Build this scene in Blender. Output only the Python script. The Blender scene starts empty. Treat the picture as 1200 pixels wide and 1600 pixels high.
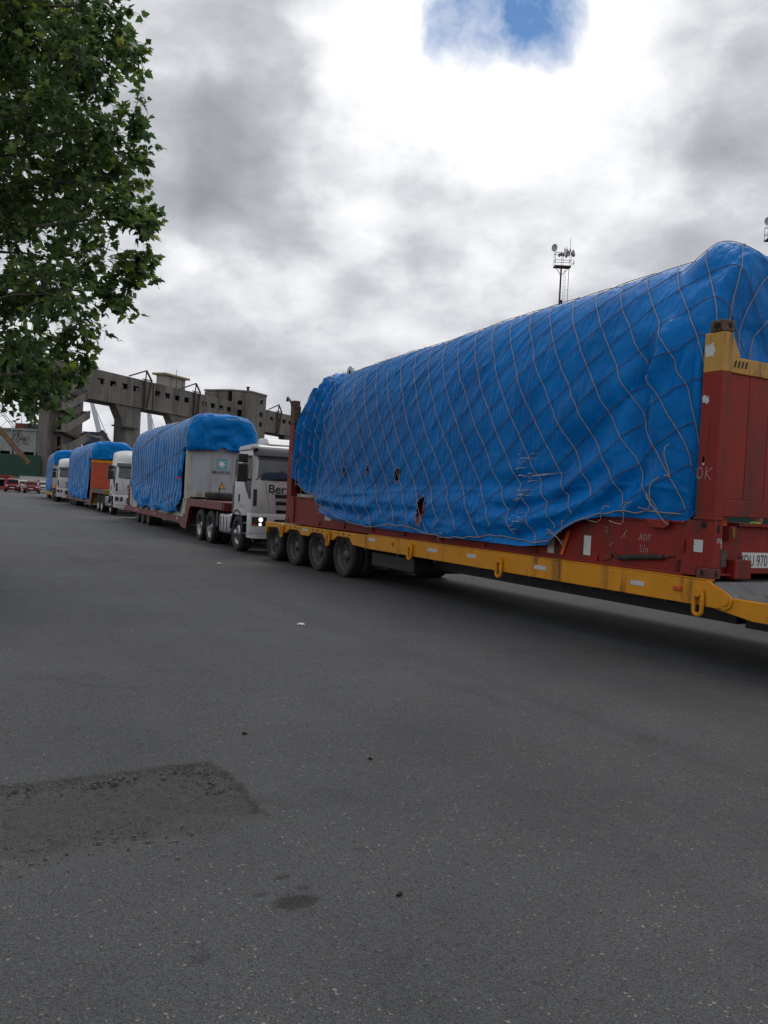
import bpy, bmesh, math, random
import numpy as np
from mathutils import Vector, Matrix
R = math.radians
random.seed(11)
rng = np.random.default_rng(11)
scene = bpy.context.scene
COL = scene.collection

# ------------------------------------------------------------------ camera
cam = bpy.data.cameras.new('camera')
cam.sensor_fit = 'VERTICAL'; cam.sensor_height = 32.0; cam.lens = 32.0 * 1307.5 / 1600.0
cam.clip_start = 0.05; cam.clip_end = 5000
cam_o = bpy.data.objects.new('camera', cam); COL.objects.link(cam_o)
YAW, PITCH, ROLL, EYE = R(29.548), R(-0.985), R(2.973), 1.676
_f = Vector((math.sin(YAW) * math.cos(PITCH), math.cos(YAW) * math.cos(PITCH), math.sin(PITCH)))
_r = Vector((math.cos(YAW), -math.sin(YAW), 0)); _u = _r.cross(_f)
_r2 = _r * math.cos(ROLL) + _u * math.sin(ROLL); _u2 = _u * math.cos(ROLL) - _r * math.sin(ROLL)
_m = Matrix((_r2, _u2, -_f)).transposed().to_4x4(); _m.translation = (0, 0, EYE)
cam_o.matrix_world = _m
scene.camera = cam_o

# ------------------------------------------------------------------ sky, sun, exposure
SUN_AZ, SUN_EL = R(40), R(58)          # azimuth from +Y towards +X
world = bpy.data.worlds.new('World'); scene.world = world; world.use_nodes = True
wt = world.node_tree; wt.nodes.clear()
def WN(t, **k):
    n = wt.nodes.new(t)
    for a, b in k.items(): setattr(n, a, b)
    return n
def WL(a, b): wt.links.new(a, b)
def wmath(op, a, b=None, c=None, clamp=False):
    n = WN('ShaderNodeMath', operation=op); n.use_clamp = clamp
    for i, v in enumerate((a, b, c)):
        if v is None: continue
        if isinstance(v, (int, float)): n.inputs[i].default_value = v
        else: WL(v, n.inputs[i])
    return n.outputs[0]
def wvec(op, a, b=None, scale=None):
    n = WN('ShaderNodeVectorMath', operation=op)
    for i, v in enumerate((a, b)):
        if v is None: continue
        if isinstance(v, tuple): n.inputs[i].default_value = v
        else: WL(v, n.inputs[i])
    if scale is not None: n.inputs['Scale'].default_value = scale
    return n
def wnoise(vec, scale, detail, rough, dist=0.0):
    n = WN('ShaderNodeTexNoise'); n.inputs['Scale'].default_value = scale
    n.inputs['Detail'].default_value = detail; n.inputs['Roughness'].default_value = rough
    n.inputs['Distortion'].default_value = dist; WL(vec, n.inputs['Vector']); return n
tc = WN('ShaderNodeTexCoord'); D = tc.outputs['Generated']
sep = WN('ShaderNodeSeparateXYZ'); WL(D, sep.inputs[0])
zz = wmath('MAXIMUM', wmath('ADD', sep.outputs[2], 0.42), 0.2)
cq = WN('ShaderNodeCombineXYZ'); WL(wmath('DIVIDE', sep.outputs[0], zz), cq.inputs[0]); WL(wmath('DIVIDE', sep.outputs[1], zz), cq.inputs[1])
warp = wvec('SCALE', wvec('SUBTRACT', wnoise(cq.outputs[0], 2.2, 2, .55).outputs['Color'], (.5, .5, .5)).outputs[0], scale=.20)
q = wvec('ADD', cq.outputs[0], warp.outputs[0]).outputs[0]
n_big = wnoise(q, 3.0, 3, .5).outputs['Fac']
dl = wvec('ADD', wvec('MULTIPLY', D, (1, 1, 2.1)).outputs[0], wvec('SCALE', warp.outputs[0], scale=.25).outputs[0]).outputs[0]
n_mid = wnoise(dl, 8.5, 6, .55).outputs['Fac']
n_lay = wnoise(dl, 3.6, 3, .5).outputs['Fac']
# cloud masses: direction, angular radius (deg), tone
dw = wvec('SCALE', wvec('SUBTRACT', wnoise(D, 6.0, 4, .6).outputs['Color'], (.5, .5, .5)).outputs[0], scale=.17)
Dw = wvec('NORMALIZE', wvec('ADD', D, dw.outputs[0]).outputs[0]).outputs[0]
n_fine = wnoise(Dw, 16, 4, .6).outputs['Fac']
def blob(c, rad):
    dt = wvec('DOT_PRODUCT', Dw, c).outputs['Value']
    mr = WN('ShaderNodeMapRange', interpolation_type='SMOOTHSTEP'); WL(dt, mr.inputs[0])
    mr.inputs[1].default_value = math.cos(R(rad)); mr.inputs[2].default_value = 1.0
    return mr.outputs[0]
tone = wmath('MULTIPLY_ADD', n_big, .35, .40)
tone = wmath('ADD', tone, wmath('MULTIPLY_ADD', n_mid, .95, -.475))
tone = wmath('ADD', tone, wmath('MULTIPLY_ADD', n_lay, .7, -.35))
tone = wmath('ADD', tone, wmath('MULTIPLY_ADD', n_fine, .3, -.15))
BLOBS = [((.545,.74,.395),15,.32),((.60,.70,.40),8,.08),((.47,.80,.37),11,.28),((.61,.635,.476),8,.12),((.418,.764,.493),7,.26),
         ((.455,.755,.47),6,.24),((.41,.83,.375),7,.16),((.34,.86,.375),5,.14),
         ((.30,.86,.415),7,-.08),((.301,.896,.328),6,-.16),((.37,.88,.318),6,-.16),((.476,.818,.318),8,-.36),
         ((.54,.785,.30),8,-.30),((.219,.929,.298),7,-.10),((.70,.55,.45),9,-.18),((.40,.81,.43),5,-.14),
         ((.424,.889,.174),9,-.12),((.705,.623,.339),9,-.12),((.285,.926,.247),6,.18),((.37,.90,.22),6,.14),((.48,.85,.235),6,.16),((.45,.88,.12),8,-.14),((.3,.94,.14),8,-.12)]
for c, rad, w in BLOBS:
    tone = wmath('MULTIPLY_ADD', blob(c, rad), w, tone)
tone = wmath('MULTIPLY_ADD', tone, .75, .2)
ramp = WN('ShaderNodeValToRGB'); WL(tone, ramp.inputs[0])
el = ramp.color_ramp.elements
el[0].position = 0; el[0].color = (.27, .28, .32, 1)
el[1].position = .95; el[1].color = (1.10, 1.10, 1.11, 1)
for p_, c_ in ((.275, (.39, .40, .44, 1)), (.455, (.50, .515, .555, 1)), (.575, (.61, .625, .665, 1)), (.695, (.78, .795, .83, 1)), (.815, (.93, .94, .965, 1))):
    e = el.new(p_); e.color = c_
sky = WN('ShaderNodeTexSky', sky_type='NISHITA'); sky.sun_disc = False
sky.sun_elevation = SUN_EL; sky.sun_rotation = SUN_AZ; sky.air_density = 1.0; sky.dust_density = 0.; sky.ozone_density = 2.5
hsv = WN('ShaderNodeHueSaturation'); hsv.inputs['Saturation'].default_value = 1.12; WL(sky.outputs[0], hsv.inputs['Color'])
bg_sky = WN('ShaderNodeBackground'); WL(hsv.outputs[0], bg_sky.inputs[0]); bg_sky.inputs[1].default_value = .10
bg_cl = WN('ShaderNodeBackground'); WL(ramp.outputs[0], bg_cl.inputs[0]); bg_cl.inputs[1].default_value = 1.0
gw = wvec('SCALE', wvec('SUBTRACT', wnoise(D, 14.0, 4, .6).outputs['Color'], (.5, .5, .5)).outputs[0], scale=.05)
Dg = wvec('NORMALIZE', wvec('ADD', D, gw.outputs[0]).outputs[0]).outputs[0]
def gblob(c, rad):
    mr = WN('ShaderNodeMapRange', interpolation_type='SMOOTHSTEP'); WL(wvec('DOT_PRODUCT', Dg, c).outputs['Value'], mr.inputs[0])
    mr.inputs[1].default_value = math.cos(R(rad)); mr.inputs[2].default_value = 1.0; return mr.outputs[0]
gap = wmath('MAXIMUM', gblob((.530, .682, .504), 4.6), wmath('MULTIPLY', gblob((.485, .722, .494), 4.2), .9))
gap = wmath('MAXIMUM', gap, gblob((.525, .665, .53), 5.0))
gn = wnoise(Dg, 17, 5, .6).outputs['Fac']
gap = wmath('MULTIPLY_ADD', gn, 1.5, wmath('MULTIPLY_ADD', gap, 1.7, -1.50), clamp=True)
mix = WN('ShaderNodeMixShader'); WL(gap, mix.inputs[0]); WL(bg_cl.outputs[0], mix.inputs[1]); WL(bg_sky.outputs[0], mix.inputs[2])
wo = WN('ShaderNodeOutputWorld'); WL(mix.outputs[0], wo.inputs[0])

sun = bpy.data.lights.new('sun', 'SUN'); sun.energy = 1.4; sun.angle = R(30); sun.color = (1, .975, .94)
sun_o = bpy.data.objects.new('sun', sun); COL.objects.link(sun_o)
sdir = Vector((math.sin(SUN_AZ) * math.cos(SUN_EL), math.cos(SUN_AZ) * math.cos(SUN_EL), math.sin(SUN_EL)))
sun_o.rotation_euler = sdir.to_track_quat('Z', 'Y').to_euler(); sun_o.location = sdir * 100
vs = scene.view_settings
scene.display_settings.display_device = 'sRGB'
vs.view_transform = 'Standard'; vs.look = 'None'; vs.exposure = 0.0; vs.gamma = 1.0; vs.use_curve_mapping = False
scene.render.engine = 'CYCLES'
scene.cycles.use_denoising = True
world.cycles.sampling_method = 'MANUAL'; world.cycles.sample_map_resolution = 256
scene.cycles.max_bounces = 5; scene.cycles.transparent_max_bounces = 8; scene.cycles.caustics_reflective = False; scene.cycles.caustics_refractive = False

# ------------------------------------------------------------------ materials
MAT = {}
def newmat(name):
    m = bpy.data.materials.new(name); m.use_nodes = True
    nt = m.node_tree; b = nt.nodes['Principled BSDF']; MAT[name] = m
    return m, nt, b
def pm(name, col, rough=.55, metal=0., var=.18, scale=2.5, bump=0., bscale=60., dirt=None, spec=.5, coord='Object', streak=False, rvar=.12):
    """painted / solid surface: colour with broad variation, optional second-colour wear, fine relief"""
    m, nt, b = newmat(name); N = nt.nodes; L = nt.links
    t = N.new('ShaderNodeTexCoord'); vec = t.outputs[coord]
    n1 = N.new('ShaderNodeTexNoise'); n1.inputs['Scale'].default_value = scale; n1.inputs['Detail'].default_value = 7; n1.inputs['Roughness'].default_value = .62
    L.new(vec, n1.inputs['Vector'])
    r = N.new('ShaderNodeValToRGB'); L.new(n1.outputs['Fac'], r.inputs[0])
    c = Vector(col[:3]); e = r.color_ramp.elements
    e[0].position = .3; e[0].color = (*(c * (1 - var)), 1); e[1].position = .7; e[1].color = (*[min(1, v) for v in c * (1 + var)], 1)
    out = r.outputs[0]
    if dirt:
        dc, amt, dsc = dirt
        n2 = N.new('ShaderNodeTexNoise'); n2.inputs['Scale'].default_value = dsc; n2.inputs['Detail'].default_value = 9; n2.inputs['Roughness'].default_value = .7
        if streak:
            mp = N.new('ShaderNodeMapping'); mp.inputs['Scale'].default_value = (1, 1, .16); L.new(vec, mp.inputs[0]); L.new(mp.outputs[0], n2.inputs['Vector'])
        else: L.new(vec, n2.inputs['Vector'])
        r2 = N.new('ShaderNodeValToRGB'); L.new(n2.outputs['Fac'], r2.inputs[0])
        r2.color_ramp.elements[0].position = 1 - amt - .08; r2.color_ramp.elements[0].color = (0, 0, 0, 1)
        r2.color_ramp.elements[1].position = 1 - amt + .08; r2.color_ramp.elements[1].color = (1, 1, 1, 1)
        mx = N.new('ShaderNodeMix'); mx.data_type = 'RGBA'; L.new(r2.outputs[0], mx.inputs[0]); L.new(out, mx.inputs[6]); mx.inputs[7].default_value = (*dc, 1)
        out = mx.outputs[2]
    L.new(out, b.inputs['Base Color'])
    mr = N.new('ShaderNodeMapRange'); L.new(n1.outputs['Fac'], mr.inputs[0]); mr.inputs[3].default_value = max(.03, rough - rvar); mr.inputs[4].default_value = min(1, rough + rvar)
    L.new(mr.outputs[0], b.inputs['Roughness'])
    b.inputs['Metallic'].default_value = metal; b.inputs['Specular IOR Level'].default_value = spec
    if bump:
        n3 = N.new('ShaderNodeTexNoise'); n3.inputs['Scale'].default_value = bscale; n3.inputs['Detail'].default_value = 5; L.new(vec, n3.inputs['Vector'])
        bp = N.new('ShaderNodeBump'); bp.inputs['Strength'].default_value = bump; bp.inputs['Distance'].default_value = .01; L.new(n3.outputs['Fac'], bp.inputs['Height']); L.new(bp.outputs[0], b.inputs['Normal'])
    return m
RUST = (.10, .045, .025)
pm('yellow_paint', (.60, .25, .010), .5, var=.12, dirt=((.20, .085, .018), .38, 4), bump=.15, spec=.3, streak=True)
pm('rack_red', (.225, .020, .014), .55, spec=.25, var=.2, scale=1.6, dirt=((.075, .03, .022), .42, 3), bump=.2, streak=True)
pm('rack_red_wall', (.255, .026, .018), .6, spec=.25, var=.16, scale=.9, dirt=((.13, .03, .024), .44, 3), bump=.15, streak=True)
pm('rack_yellow', (.47, .255, .045), .6, var=.14, dirt=((.085, .038, .018), .42, 5), bump=.25, streak=True)
pm('casting_rust', (.15, .085, .045), .75, var=.45, scale=14, dirt=((.035, .02, .013), .48, 16), bump=.5)
pm('casting_red', (.13, .036, .028), .7, var=.35, scale=12, dirt=((.05, .022, .016), .45, 14), bump=.45)
pm('hole_black', (.008, .008, .008), .9)
pm('black_steel', (.014, .014, .015), .6, var=.3, dirt=((.05, .045, .04), .35, 4), bump=.2)
pm('front_plate', (.15, .152, .155), .7, var=.2, scale=4, dirt=((.09, .085, .08), .42, 5), bump=.4, bscale=90)
pm('deck_plate', (.05, .05, .052), .6, var=.3, scale=5, dirt=((.10, .09, .08), .4, 6), bump=.5, bscale=90)
pm('rubber', (.017, .017, .018), .8, var=.3, scale=8, dirt=((.05, .048, .045), .42, 5), bump=.3)
pm('wheel_grey', (.09, .088, .086), .55, var=.3, metal=.2, dirt=((.03, .028, .026), .42, 7))
pm('chrome', (.30, .30, .31), .3, metal=1., var=.15, dirt=((.2, .19, .18), .35, 8))
pm('tank_alloy', (.40, .40, .41), .42, metal=.8, var=.12, dirt=((.2, .19, .18), .38, 4))
pm('cab_white', (.50, .505, .51), .3, var=.04, dirt=((.40, .39, .37), .38, 1.3), spec=.5)
pm('cab_grey', (.05, .053, .06), .4, var=.12)
pm('plastic_black', (.012, .012, .013), .45, var=.3)
pm('sticker_white', (.55, .56, .55), .6, var=.08, dirt=((.22, .2, .19), .36, 30))
pm('reflective_tape', (.50, .50, .52), .35, var=.1, dirt=((.25, .2, .12), .34, 12))
pm('ink_black', (.012, .012, .014), .6)
pm('ink_red', (.35, .02, .02), .6)
pm('chalk', (.42, .36, .33), .9, var=.3)
pm('lamp_orange', (.55, .09, .015), .25, var=.2, scale=20)
pm('strap_orange', (.62, .10, .015), .7, var=.15, bump=.3)
pm('rope_tan', (.33, .265, .215), .85, var=.25, scale=9, bump=.5, bscale=200)
pm('rope_pale', (.52, .50, .46), .85, var=.15)
pm('rope_shaded', (.085, .065, .075), .9, var=.3, scale=9, bump=.5, bscale=200)  # shaded copy of the net rope: shade put into the colour
pm('rack_white', (.37, .40, .44), .55, var=.06, scale=1.2, dirt=((.29, .295, .30), .40, 2.0), streak=True)
pm('rack_cream', (.42, .40, .36), .6, var=.12, dirt=((.14, .085, .06), .4, 4), streak=True)
pm('logo_teal', (.10, .34, .42), .5, var=.05)
pm('logo_white', (.72, .74, .74), .5, var=.04)
pm('logo_navy', (.035, .045, .075), .5)
pm('sign_amber', (.66, .33, .05), .5, var=.05)
pm('trailer_red', (.15, .020, .018), .55, var=.25, dirt=((.06, .035, .03), .42, 3), bump=.2)
pm('trailer_brown', (.10, .055, .05), .65, var=.25, dirt=((.05, .035, .03), .42, 3), bump=.2)
pm('rack_orange', (.36, .055, .022), .6, var=.12, dirt=((.2, .05, .03), .36, 2))
pm('rack_grey', (.36, .375, .40), .6, var=.1, dirt=((.24, .22, .21), .36, 2))
pm('ramp_pink', (.30, .15, .13), .7, var=.2, dirt=((.1, .06, .05), .4, 5))
pm('cargo_dark', (.030, .016, .016), .85, var=.4)
pm('fray_pink', (.42, .23, .24), .9, var=.3, scale=30)
pm('fray_white', (.42, .44, .50), .8, var=.3, scale=20)
pm('lug_white', (.60, .61, .62), .5, var=.06)
pm('concrete', (.165, .150, .133), .9, var=.25, scale=.25, dirt=((.07, .062, .054), .45, .35), bump=.3, bscale=3, streak=True)
pm('concrete_dark', (.07, .063, .056), .9, var=.25, scale=.4, bump=.3, bscale=3)
pm('steel_brown', (.05, .034, .028), .7, var=.25)
pm('hut_wall', (.30, .285, .25), .8, var=.15, scale=.8)
pm('hut_roof', (.30, .23, .13), .8, var=.15, scale=.8)
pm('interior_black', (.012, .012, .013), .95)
pm('hoarding_green', (.012, .055, .032), .7, var=.1, scale=1)
pm('wall_white', (.55, .55, .53), .8, var=.06, scale=.6, dirt=((.3, .29, .27), .36, .9))
pm('wall_grey', (.30, .31, .30), .85, var=.12, scale=.4, dirt=((.16, .165, .16), .42, .3))
pm('kiosk_red', (.36, .05, .035), .6, var=.1)
pm('car_red', (.21, .012, .022), .25, var=.06)
pm('car_silver', (.45, .46, .48), .3, var=.05, metal=.2)
pm('tail_red', (.3, .01, .01), .3)
pm('mast_red', (.10, .018, .018), .6, var=.2)
pm('mast_white', (.5, .5, .52), .6, var=.1)
pm('dish_grey', (.33, .34, .36), .5, var=.1)
pm('antenna_dark', (.06, .05, .05), .6)
pm('crane_hazed', (.50, .52, .55), .8, var=.05)  # distance haze painted in as a pale base colour
pm('boom_rust', (.13, .075, .035), .75, var=.35, scale=.8, dirt=((.07, .035, .025), .45, 1.2))
pm('vest_lime', (.42, .60, .03), .7, var=.1)
pm('cloth_dark', (.015, .016, .022), .85, var=.2)
pm('skin', (.38, .2, .14), .55, var=.08)
pm('hair', (.02, .014, .01), .7)
pm('paper', (.66, .66, .64), .8, var=.08)
pm('grit', (.085, .083, .08), .9, var=.6, scale=25)
pm('clod', (.012, .011, .01), .9, var=.4)
pm('bark', (.16, .145, .115), .85, var=.35, scale=3, dirt=((.07, .06, .045), .5, 4), bump=.6, bscale=18)
for nm, c in (('box_blue', (.03, .07, .17)), ('box_red', (.18, .04, .035)), ('box_navy', (.04, .05, .085)), ('box_grey', (.26, .27, .28)), ('box_green', (.04, .13, .09))):
    pm(nm, c, .6, var=.12, scale=.6)
def glass_mat(name, col, rough):
    m, nt, b = newmat(name); b.inputs['Base Color'].default_value = (*col, 1); b.inputs['Roughness'].default_value = rough; b.inputs['Specular IOR Level'].default_value = .06 if name == 'window_glass' else .7
glass_mat('window_glass', (.006, .007, .008), .25); glass_mat('screen_glass', (.035, .042, .05), .10)
m, nt, b = newmat('headlamp_lit'); b.inputs['Emission Color'].default_value = (1, .97, .9, 1); b.inputs['Emission Strength'].default_value = 1.1; b.inputs['Base Color'].default_value = (.8, .8, .8, 1)

def tarp_mat(name, c0, c1):
    m, nt, b = newmat(name); N = nt.nodes; L = nt.links
    t = N.new('ShaderNodeTexCoord')
    n1 = N.new('ShaderNodeTexNoise'); n1.inputs['Scale'].default_value = 1.1; n1.inputs['Detail'].default_value = 8; n1.inputs['Roughness'].default_value = .65; L.new(t.outputs['Object'], n1.inputs['Vector'])
    r = N.new('ShaderNodeValToRGB'); L.new(n1.outputs['Fac'], r.inputs[0]); e = r.color_ramp.elements
    e[0].position = .3; e[0].color = (*c0, 1); e[1].position = .72; e[1].color = (*c1, 1)
    mp = N.new('ShaderNodeMapping'); mp.inputs['Rotation'].default_value = (R(-38), 0, 0); mp.inputs['Scale'].default_value = (3, 6.5, .8); L.new(t.outputs['Object'], mp.inputs[0])
    n2 = N.new('ShaderNodeTexNoise'); n2.inputs['Scale'].default_value = 1.; n2.inputs['Detail'].default_value = 5; n2.inputs['Roughness'].default_value = .6; L.new(mp.outputs[0], n2.inputs['Vector'])
    n3 = N.new('ShaderNodeTexNoise'); n3.inputs['Scale'].default_value = 9; n3.inputs['Detail'].default_value = 6; L.new(t.outputs['Object'], n3.inputs['Vector'])
    # pale rub marks along creases
    mp4 = N.new('ShaderNodeMapping'); mp4.inputs['Rotation'].default_value = (R(-38), 0, 0); mp4.inputs['Scale'].default_value = (4, 14, 1.6); L.new(t.outputs['Object'], mp4.inputs[0])
    n4 = N.new('ShaderNodeTexNoise'); n4.inputs['Scale'].default_value = 1.; n4.inputs['Detail'].default_value = 9; n4.inputs['Roughness'].default_value = .75; L.new(mp4.outputs[0], n4.inputs['Vector'])
    r4 = N.new('ShaderNodeValToRGB'); L.new(n4.outputs['Fac'], r4.inputs[0]); r4.color_ramp.elements[0].position = .64; r4.color_ramp.elements[0].color = (0, 0, 0, 1); r4.color_ramp.elements[1].position = .8; r4.color_ramp.elements[1].color = (.22, .22, .22, 1)
    mx = N.new('ShaderNodeMix'); mx.data_type = 'RGBA'; L.new(r4.outputs[0], mx.inputs[0]); L.new(r.outputs[0], mx.inputs[6]); mx.inputs[7].default_value = (.10, .25, .5, 1)
    L.new(mx.outputs[2], b.inputs['Base Color'])
    b.inputs['Roughness'].default_value = .40; b.inputs['Specular IOR Level'].default_value = .09
    def rdg(src, k):
        m1 = N.new('ShaderNodeMath'); m1.operation = 'SUBTRACT'; L.new(src, m1.inputs[0]); m1.inputs[1].default_value = .5
        m2 = N.new('ShaderNodeMath'); m2.operation = 'ABSOLUTE'; L.new(m1.outputs[0], m2.inputs[0])
        m3 = N.new('ShaderNodeMath'); m3.operation = 'MULTIPLY'; L.new(m2.outputs[0], m3.inputs[0]); m3.inputs[1].default_value = k; return m3.outputs[0]
    n2.inputs['Detail'].default_value = 2; n3.inputs['Detail'].default_value = 2; n3.inputs['Scale'].default_value = 3.5
    ad = N.new('ShaderNodeMath'); ad.operation = 'ADD'; L.new(rdg(n2.outputs['Fac'], -2.6), ad.inputs[0])
    n5 = N.new('ShaderNodeTexNoise'); n5.inputs['Scale'].default_value = 8; n5.inputs['Detail'].default_value = 1; n5.inputs['Distortion'].default_value = .6; L.new(t.outputs['Object'], n5.inputs['Vector'])
    ad0 = N.new('ShaderNodeMath'); ad0.operation = 'ADD'; L.new(rdg(n3.outputs['Fac'], -1.3), ad0.inputs[0]); L.new(rdg(n5.outputs['Fac'], -.3), ad0.inputs[1]); L.new(ad0.outputs[0], ad.inputs[1])
    bp = N.new('ShaderNodeBump'); bp.inputs['Strength'].default_value = .6; bp.inputs['Distance'].default_value = .03; L.new(ad.outputs[0], bp.inputs['Height']); L.new(bp.outputs[0], b.inputs['Normal'])
tarp_mat('tarp_blue', (.0, .112, .37), (.0002, .185, .57))
tarp_mat('tarp_far', (.0004, .118, .37), (.0015, .195, .57))

def leaf_mat():
    m, nt, b = newmat('leaf'); N = nt.nodes; L = nt.links
    g = N.new('ShaderNodeNewGeometry')
    a = N.new('ShaderNodeAttribute'); a.attribute_name = 'tint'
    r = N.new('ShaderNodeValToRGB'); L.new(a.outputs['Fac'], r.inputs[0]); e = r.color_ramp.elements
    e[0].position = 0; e[0].color = (.050, .098, .036, 1); e[1].position = 1; e[1].color = (.30, .34, .05, 1)
    for p_, c_ in ((.5, (.095, .165, .046, 1)), (.82, (.17, .245, .05, 1))):
        x = e.new(p_); x.color = c_
    L.new(r.outputs[0], b.inputs['Base Color']); b.inputs['Roughness'].default_value = .45; b.inputs['Specular IOR Level'].default_value = .35
    hs_ = N.new('ShaderNodeHueSaturation'); hs_.inputs['Value'].default_value = 1.3; L.new(r.outputs[0], hs_.inputs['Color']); tr = N.new('ShaderNodeBsdfTranslucent'); L.new(hs_.outputs[0], tr.inputs[0])
    mx = N.new('ShaderNodeMixShader'); mx.inputs[0].default_value = .42; L.new(b.outputs[0], mx.inputs[1]); L.new(tr.outputs[0], mx.inputs[2])
    L.new(mx.outputs[0], N['Material Output'].inputs[0])
leaf_mat()

def asphalt_mat():
    m, nt, b = newmat('asphalt'); N = nt.nodes; L = nt.links
    t = N.new('ShaderNodeTexCoord'); vec = t.outputs['Object']
    def noise(s, d=6, ro=.6, v=None):
        n = N.new('ShaderNodeTexNoise'); n.inputs['Scale'].default_value = s; n.inputs['Detail'].default_value = d; n.inputs['Roughness'].default_value = ro; L.new(v or vec, n.inputs['Vector']); return n
    def ramp(v, stops):
        r = N.new('ShaderNodeValToRGB'); L.new(v, r.inputs[0]); e = r.color_ramp.elements
        e[0].position, e[0].color = stops[0][0], (*stops[0][1], 1); e[1].position, e[1].color = stops[-1][0], (*stops[-1][1], 1)
        for p_, c_ in stops[1:-1]:
            x = e.new(p_); x.color = (*c_, 1)
        return r.outputs[0]
    def mixc(f, a, bb):
        mx = N.new('ShaderNodeMix'); mx.data_type = 'RGBA'
        if isinstance(f, float): mx.inputs[0].default_value = f
        else: L.new(f, mx.inputs[0])
        for i, v in ((6, a), (7, bb)):
            if isinstance(v, tuple): mx.inputs[i].default_value = (*v, 1)
            else: L.new(v, mx.inputs[i])
        return mx.outputs[2]
    base = ramp(noise(.35, 7, .62).outputs['Fac'], [(.28, (.048, .050, .052)), (.72, (.092, .095, .098))])
    fine = ramp(noise(90, 3, .7).outputs['Fac'], [(.3, (.5, .5, .5)), (.7, (1.3, 1.3, 1.3))])
    mul = N.new('ShaderNodeMix'); mul.data_type = 'RGBA'; mul.blend_type = 'MULTIPLY'; mul.inputs[0].default_value = .75; L.new(base, mul.inputs[6]); L.new(fine, mul.inputs[7])
    col = mul.outputs[2]
    hs = []
    for sc, th, cc in ((85, .55, (.19, .19, .19)), (150, .45, (.16, .16, .16)), (46, .82, (.27, .268, .26))):
        vo = N.new('ShaderNodeTexVoronoi'); vo.inputs['Scale'].default_value = sc; vo.inputs['Randomness'].default_value = 1
        wv = N.new('ShaderNodeVectorMath'); wv.operation = 'ADD'; nz = noise(sc * 1.6, 1); L.new(vec, wv.inputs[0])
        sv = N.new('ShaderNodeVectorMath'); sv.operation = 'SCALE'; sv.inputs['Scale'].default_value = 1.1 / sc; L.new(nz.outputs['Color'], sv.inputs[0]); L.new(sv.outputs[0], wv.inputs[1]); L.new(wv.outputs[0], vo.inputs['Vector'])
        sp = N.new('ShaderNodeSeparateColor'); L.new(vo.outputs['Color'], sp.inputs[0])
        pick = N.new('ShaderNodeMath'); pick.operation = 'GREATER_THAN'; L.new(sp.outputs[0], pick.inputs[0]); pick.inputs[1].default_value = th
        near = N.new('ShaderNodeMapRange'); L.new(vo.outputs['Distance'], near.inputs[0]); near.inputs[1].default_value = .5; near.inputs[2].default_value = .3; near.inputs[3].default_value = 0; near.inputs[4].default_value = 1
        k = N.new('ShaderNodeMath'); k.operation = 'MULTIPLY'; L.new(pick.outputs[0], k.inputs[0]); L.new(near.outputs[0], k.inputs[1])
        k2 = N.new('ShaderNodeMath'); k2.operation = 'MULTIPLY'; L.new(k.outputs[0], k2.inputs[0]); L.new(sp.outputs[1], k2.inputs[1])
        # chips are bared only where the binder is worn
        wr = ramp(noise(1.3, 5, .6).outputs['Fac'], [(.36, (.40, .40, .40)), (.62, (1, 1, 1))])
        k3 = N.new('ShaderNodeMath'); k3.operation = 'MULTIPLY'; L.new(k2.outputs[0], k3.inputs[0]); L.new(wr, k3.inputs[1])
        col = mixc(k3.outputs[0], col, cc); hs.append(k.outputs[0]); hs.append(vo.outputs['Distance'])
    mpt = N.new('ShaderNodeMapping'); mpt.inputs['Rotation'].default_value = (0, 0, R(4)); mpt.inputs['Scale'].default_value = (1.1, .045, 1); L.new(vec, mpt.inputs[0])
    trk = ramp(noise(1.0, 4, .55, mpt.outputs[0]).outputs['Fac'], [(.52, (0, 0, 0)), (.66, (.34, .34, .34))])
    col = mixc(trk, col, (.040, .042, .045))
    # oil spots and tyre-darkened areas
    oil = ramp(noise(.75, 4, .5).outputs['Fac'], [(.62, (0, 0, 0)), (.74, (.55, .55, .55))])
    col = mixc(oil, col, (.035, .036, .037))
    at = N.new('ShaderNodeAttribute'); at.attribute_name = 'soil'; sa = N.new('ShaderNodeSeparateColor'); L.new(at.outputs['Color'], sa.inputs[0])
    soilc = ramp(noise(7, 8, .7).outputs['Fac'], [(.3, (.058, .056, .054)), (.5, (.115, .110, .102)), (.72, (.19, .181, .168))])
    nb = noise(5, 8, .72).outputs['Fac']
    sm = N.new('ShaderNodeMath'); sm.operation = 'MULTIPLY_ADD'; L.new(sa.outputs[0], sm.inputs[0]); sm.inputs[1].default_value = 1.6; 
    sb = N.new('ShaderNodeMath'); sb.operation = 'MULTIPLY_ADD'; L.new(nb, sb.inputs[0]); sb.inputs[1].default_value = 1.8; sb.inputs[2].default_value = -1.22; L.new(sb.outputs[0], sm.inputs[2]); sm.use_clamp = True
    gate = N.new('ShaderNodeMath'); gate.operation = 'MULTIPLY'; L.new(sm.outputs[0], gate.inputs[0]); gt = N.new('ShaderNodeMath'); gt.operation = 'GREATER_THAN'; L.new(sa.outputs[0], gt.inputs[0]); gt.inputs[1].default_value = .02; L.new(gt.outputs[0], gate.inputs[1])
    col = mixc(gate.outputs[0], col, soilc)
    # old patch filler (g) and wet oil stain (b)
    fil = N.new('ShaderNodeMath'); fil.operation = 'MULTIPLY'; L.new(sa.outputs[1], fil.inputs[0]); fil.inputs[1].default_value = .75
    col = mixc(fil.outputs[0], col, (.046, .044, .042))
    st = N.new('ShaderNodeMath'); st.operation = 'MULTIPLY'; L.new(sa.outputs[2], st.inputs[0]); st.inputs[1].default_value = .92
    col = mixc(st.outputs[0], col, (.022, .022, .022))
    L.new(col, b.inputs['Base Color'])
    b.inputs['Roughness'].default_value = .78; b.inputs['Specular IOR Level'].default_value = .35
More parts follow.
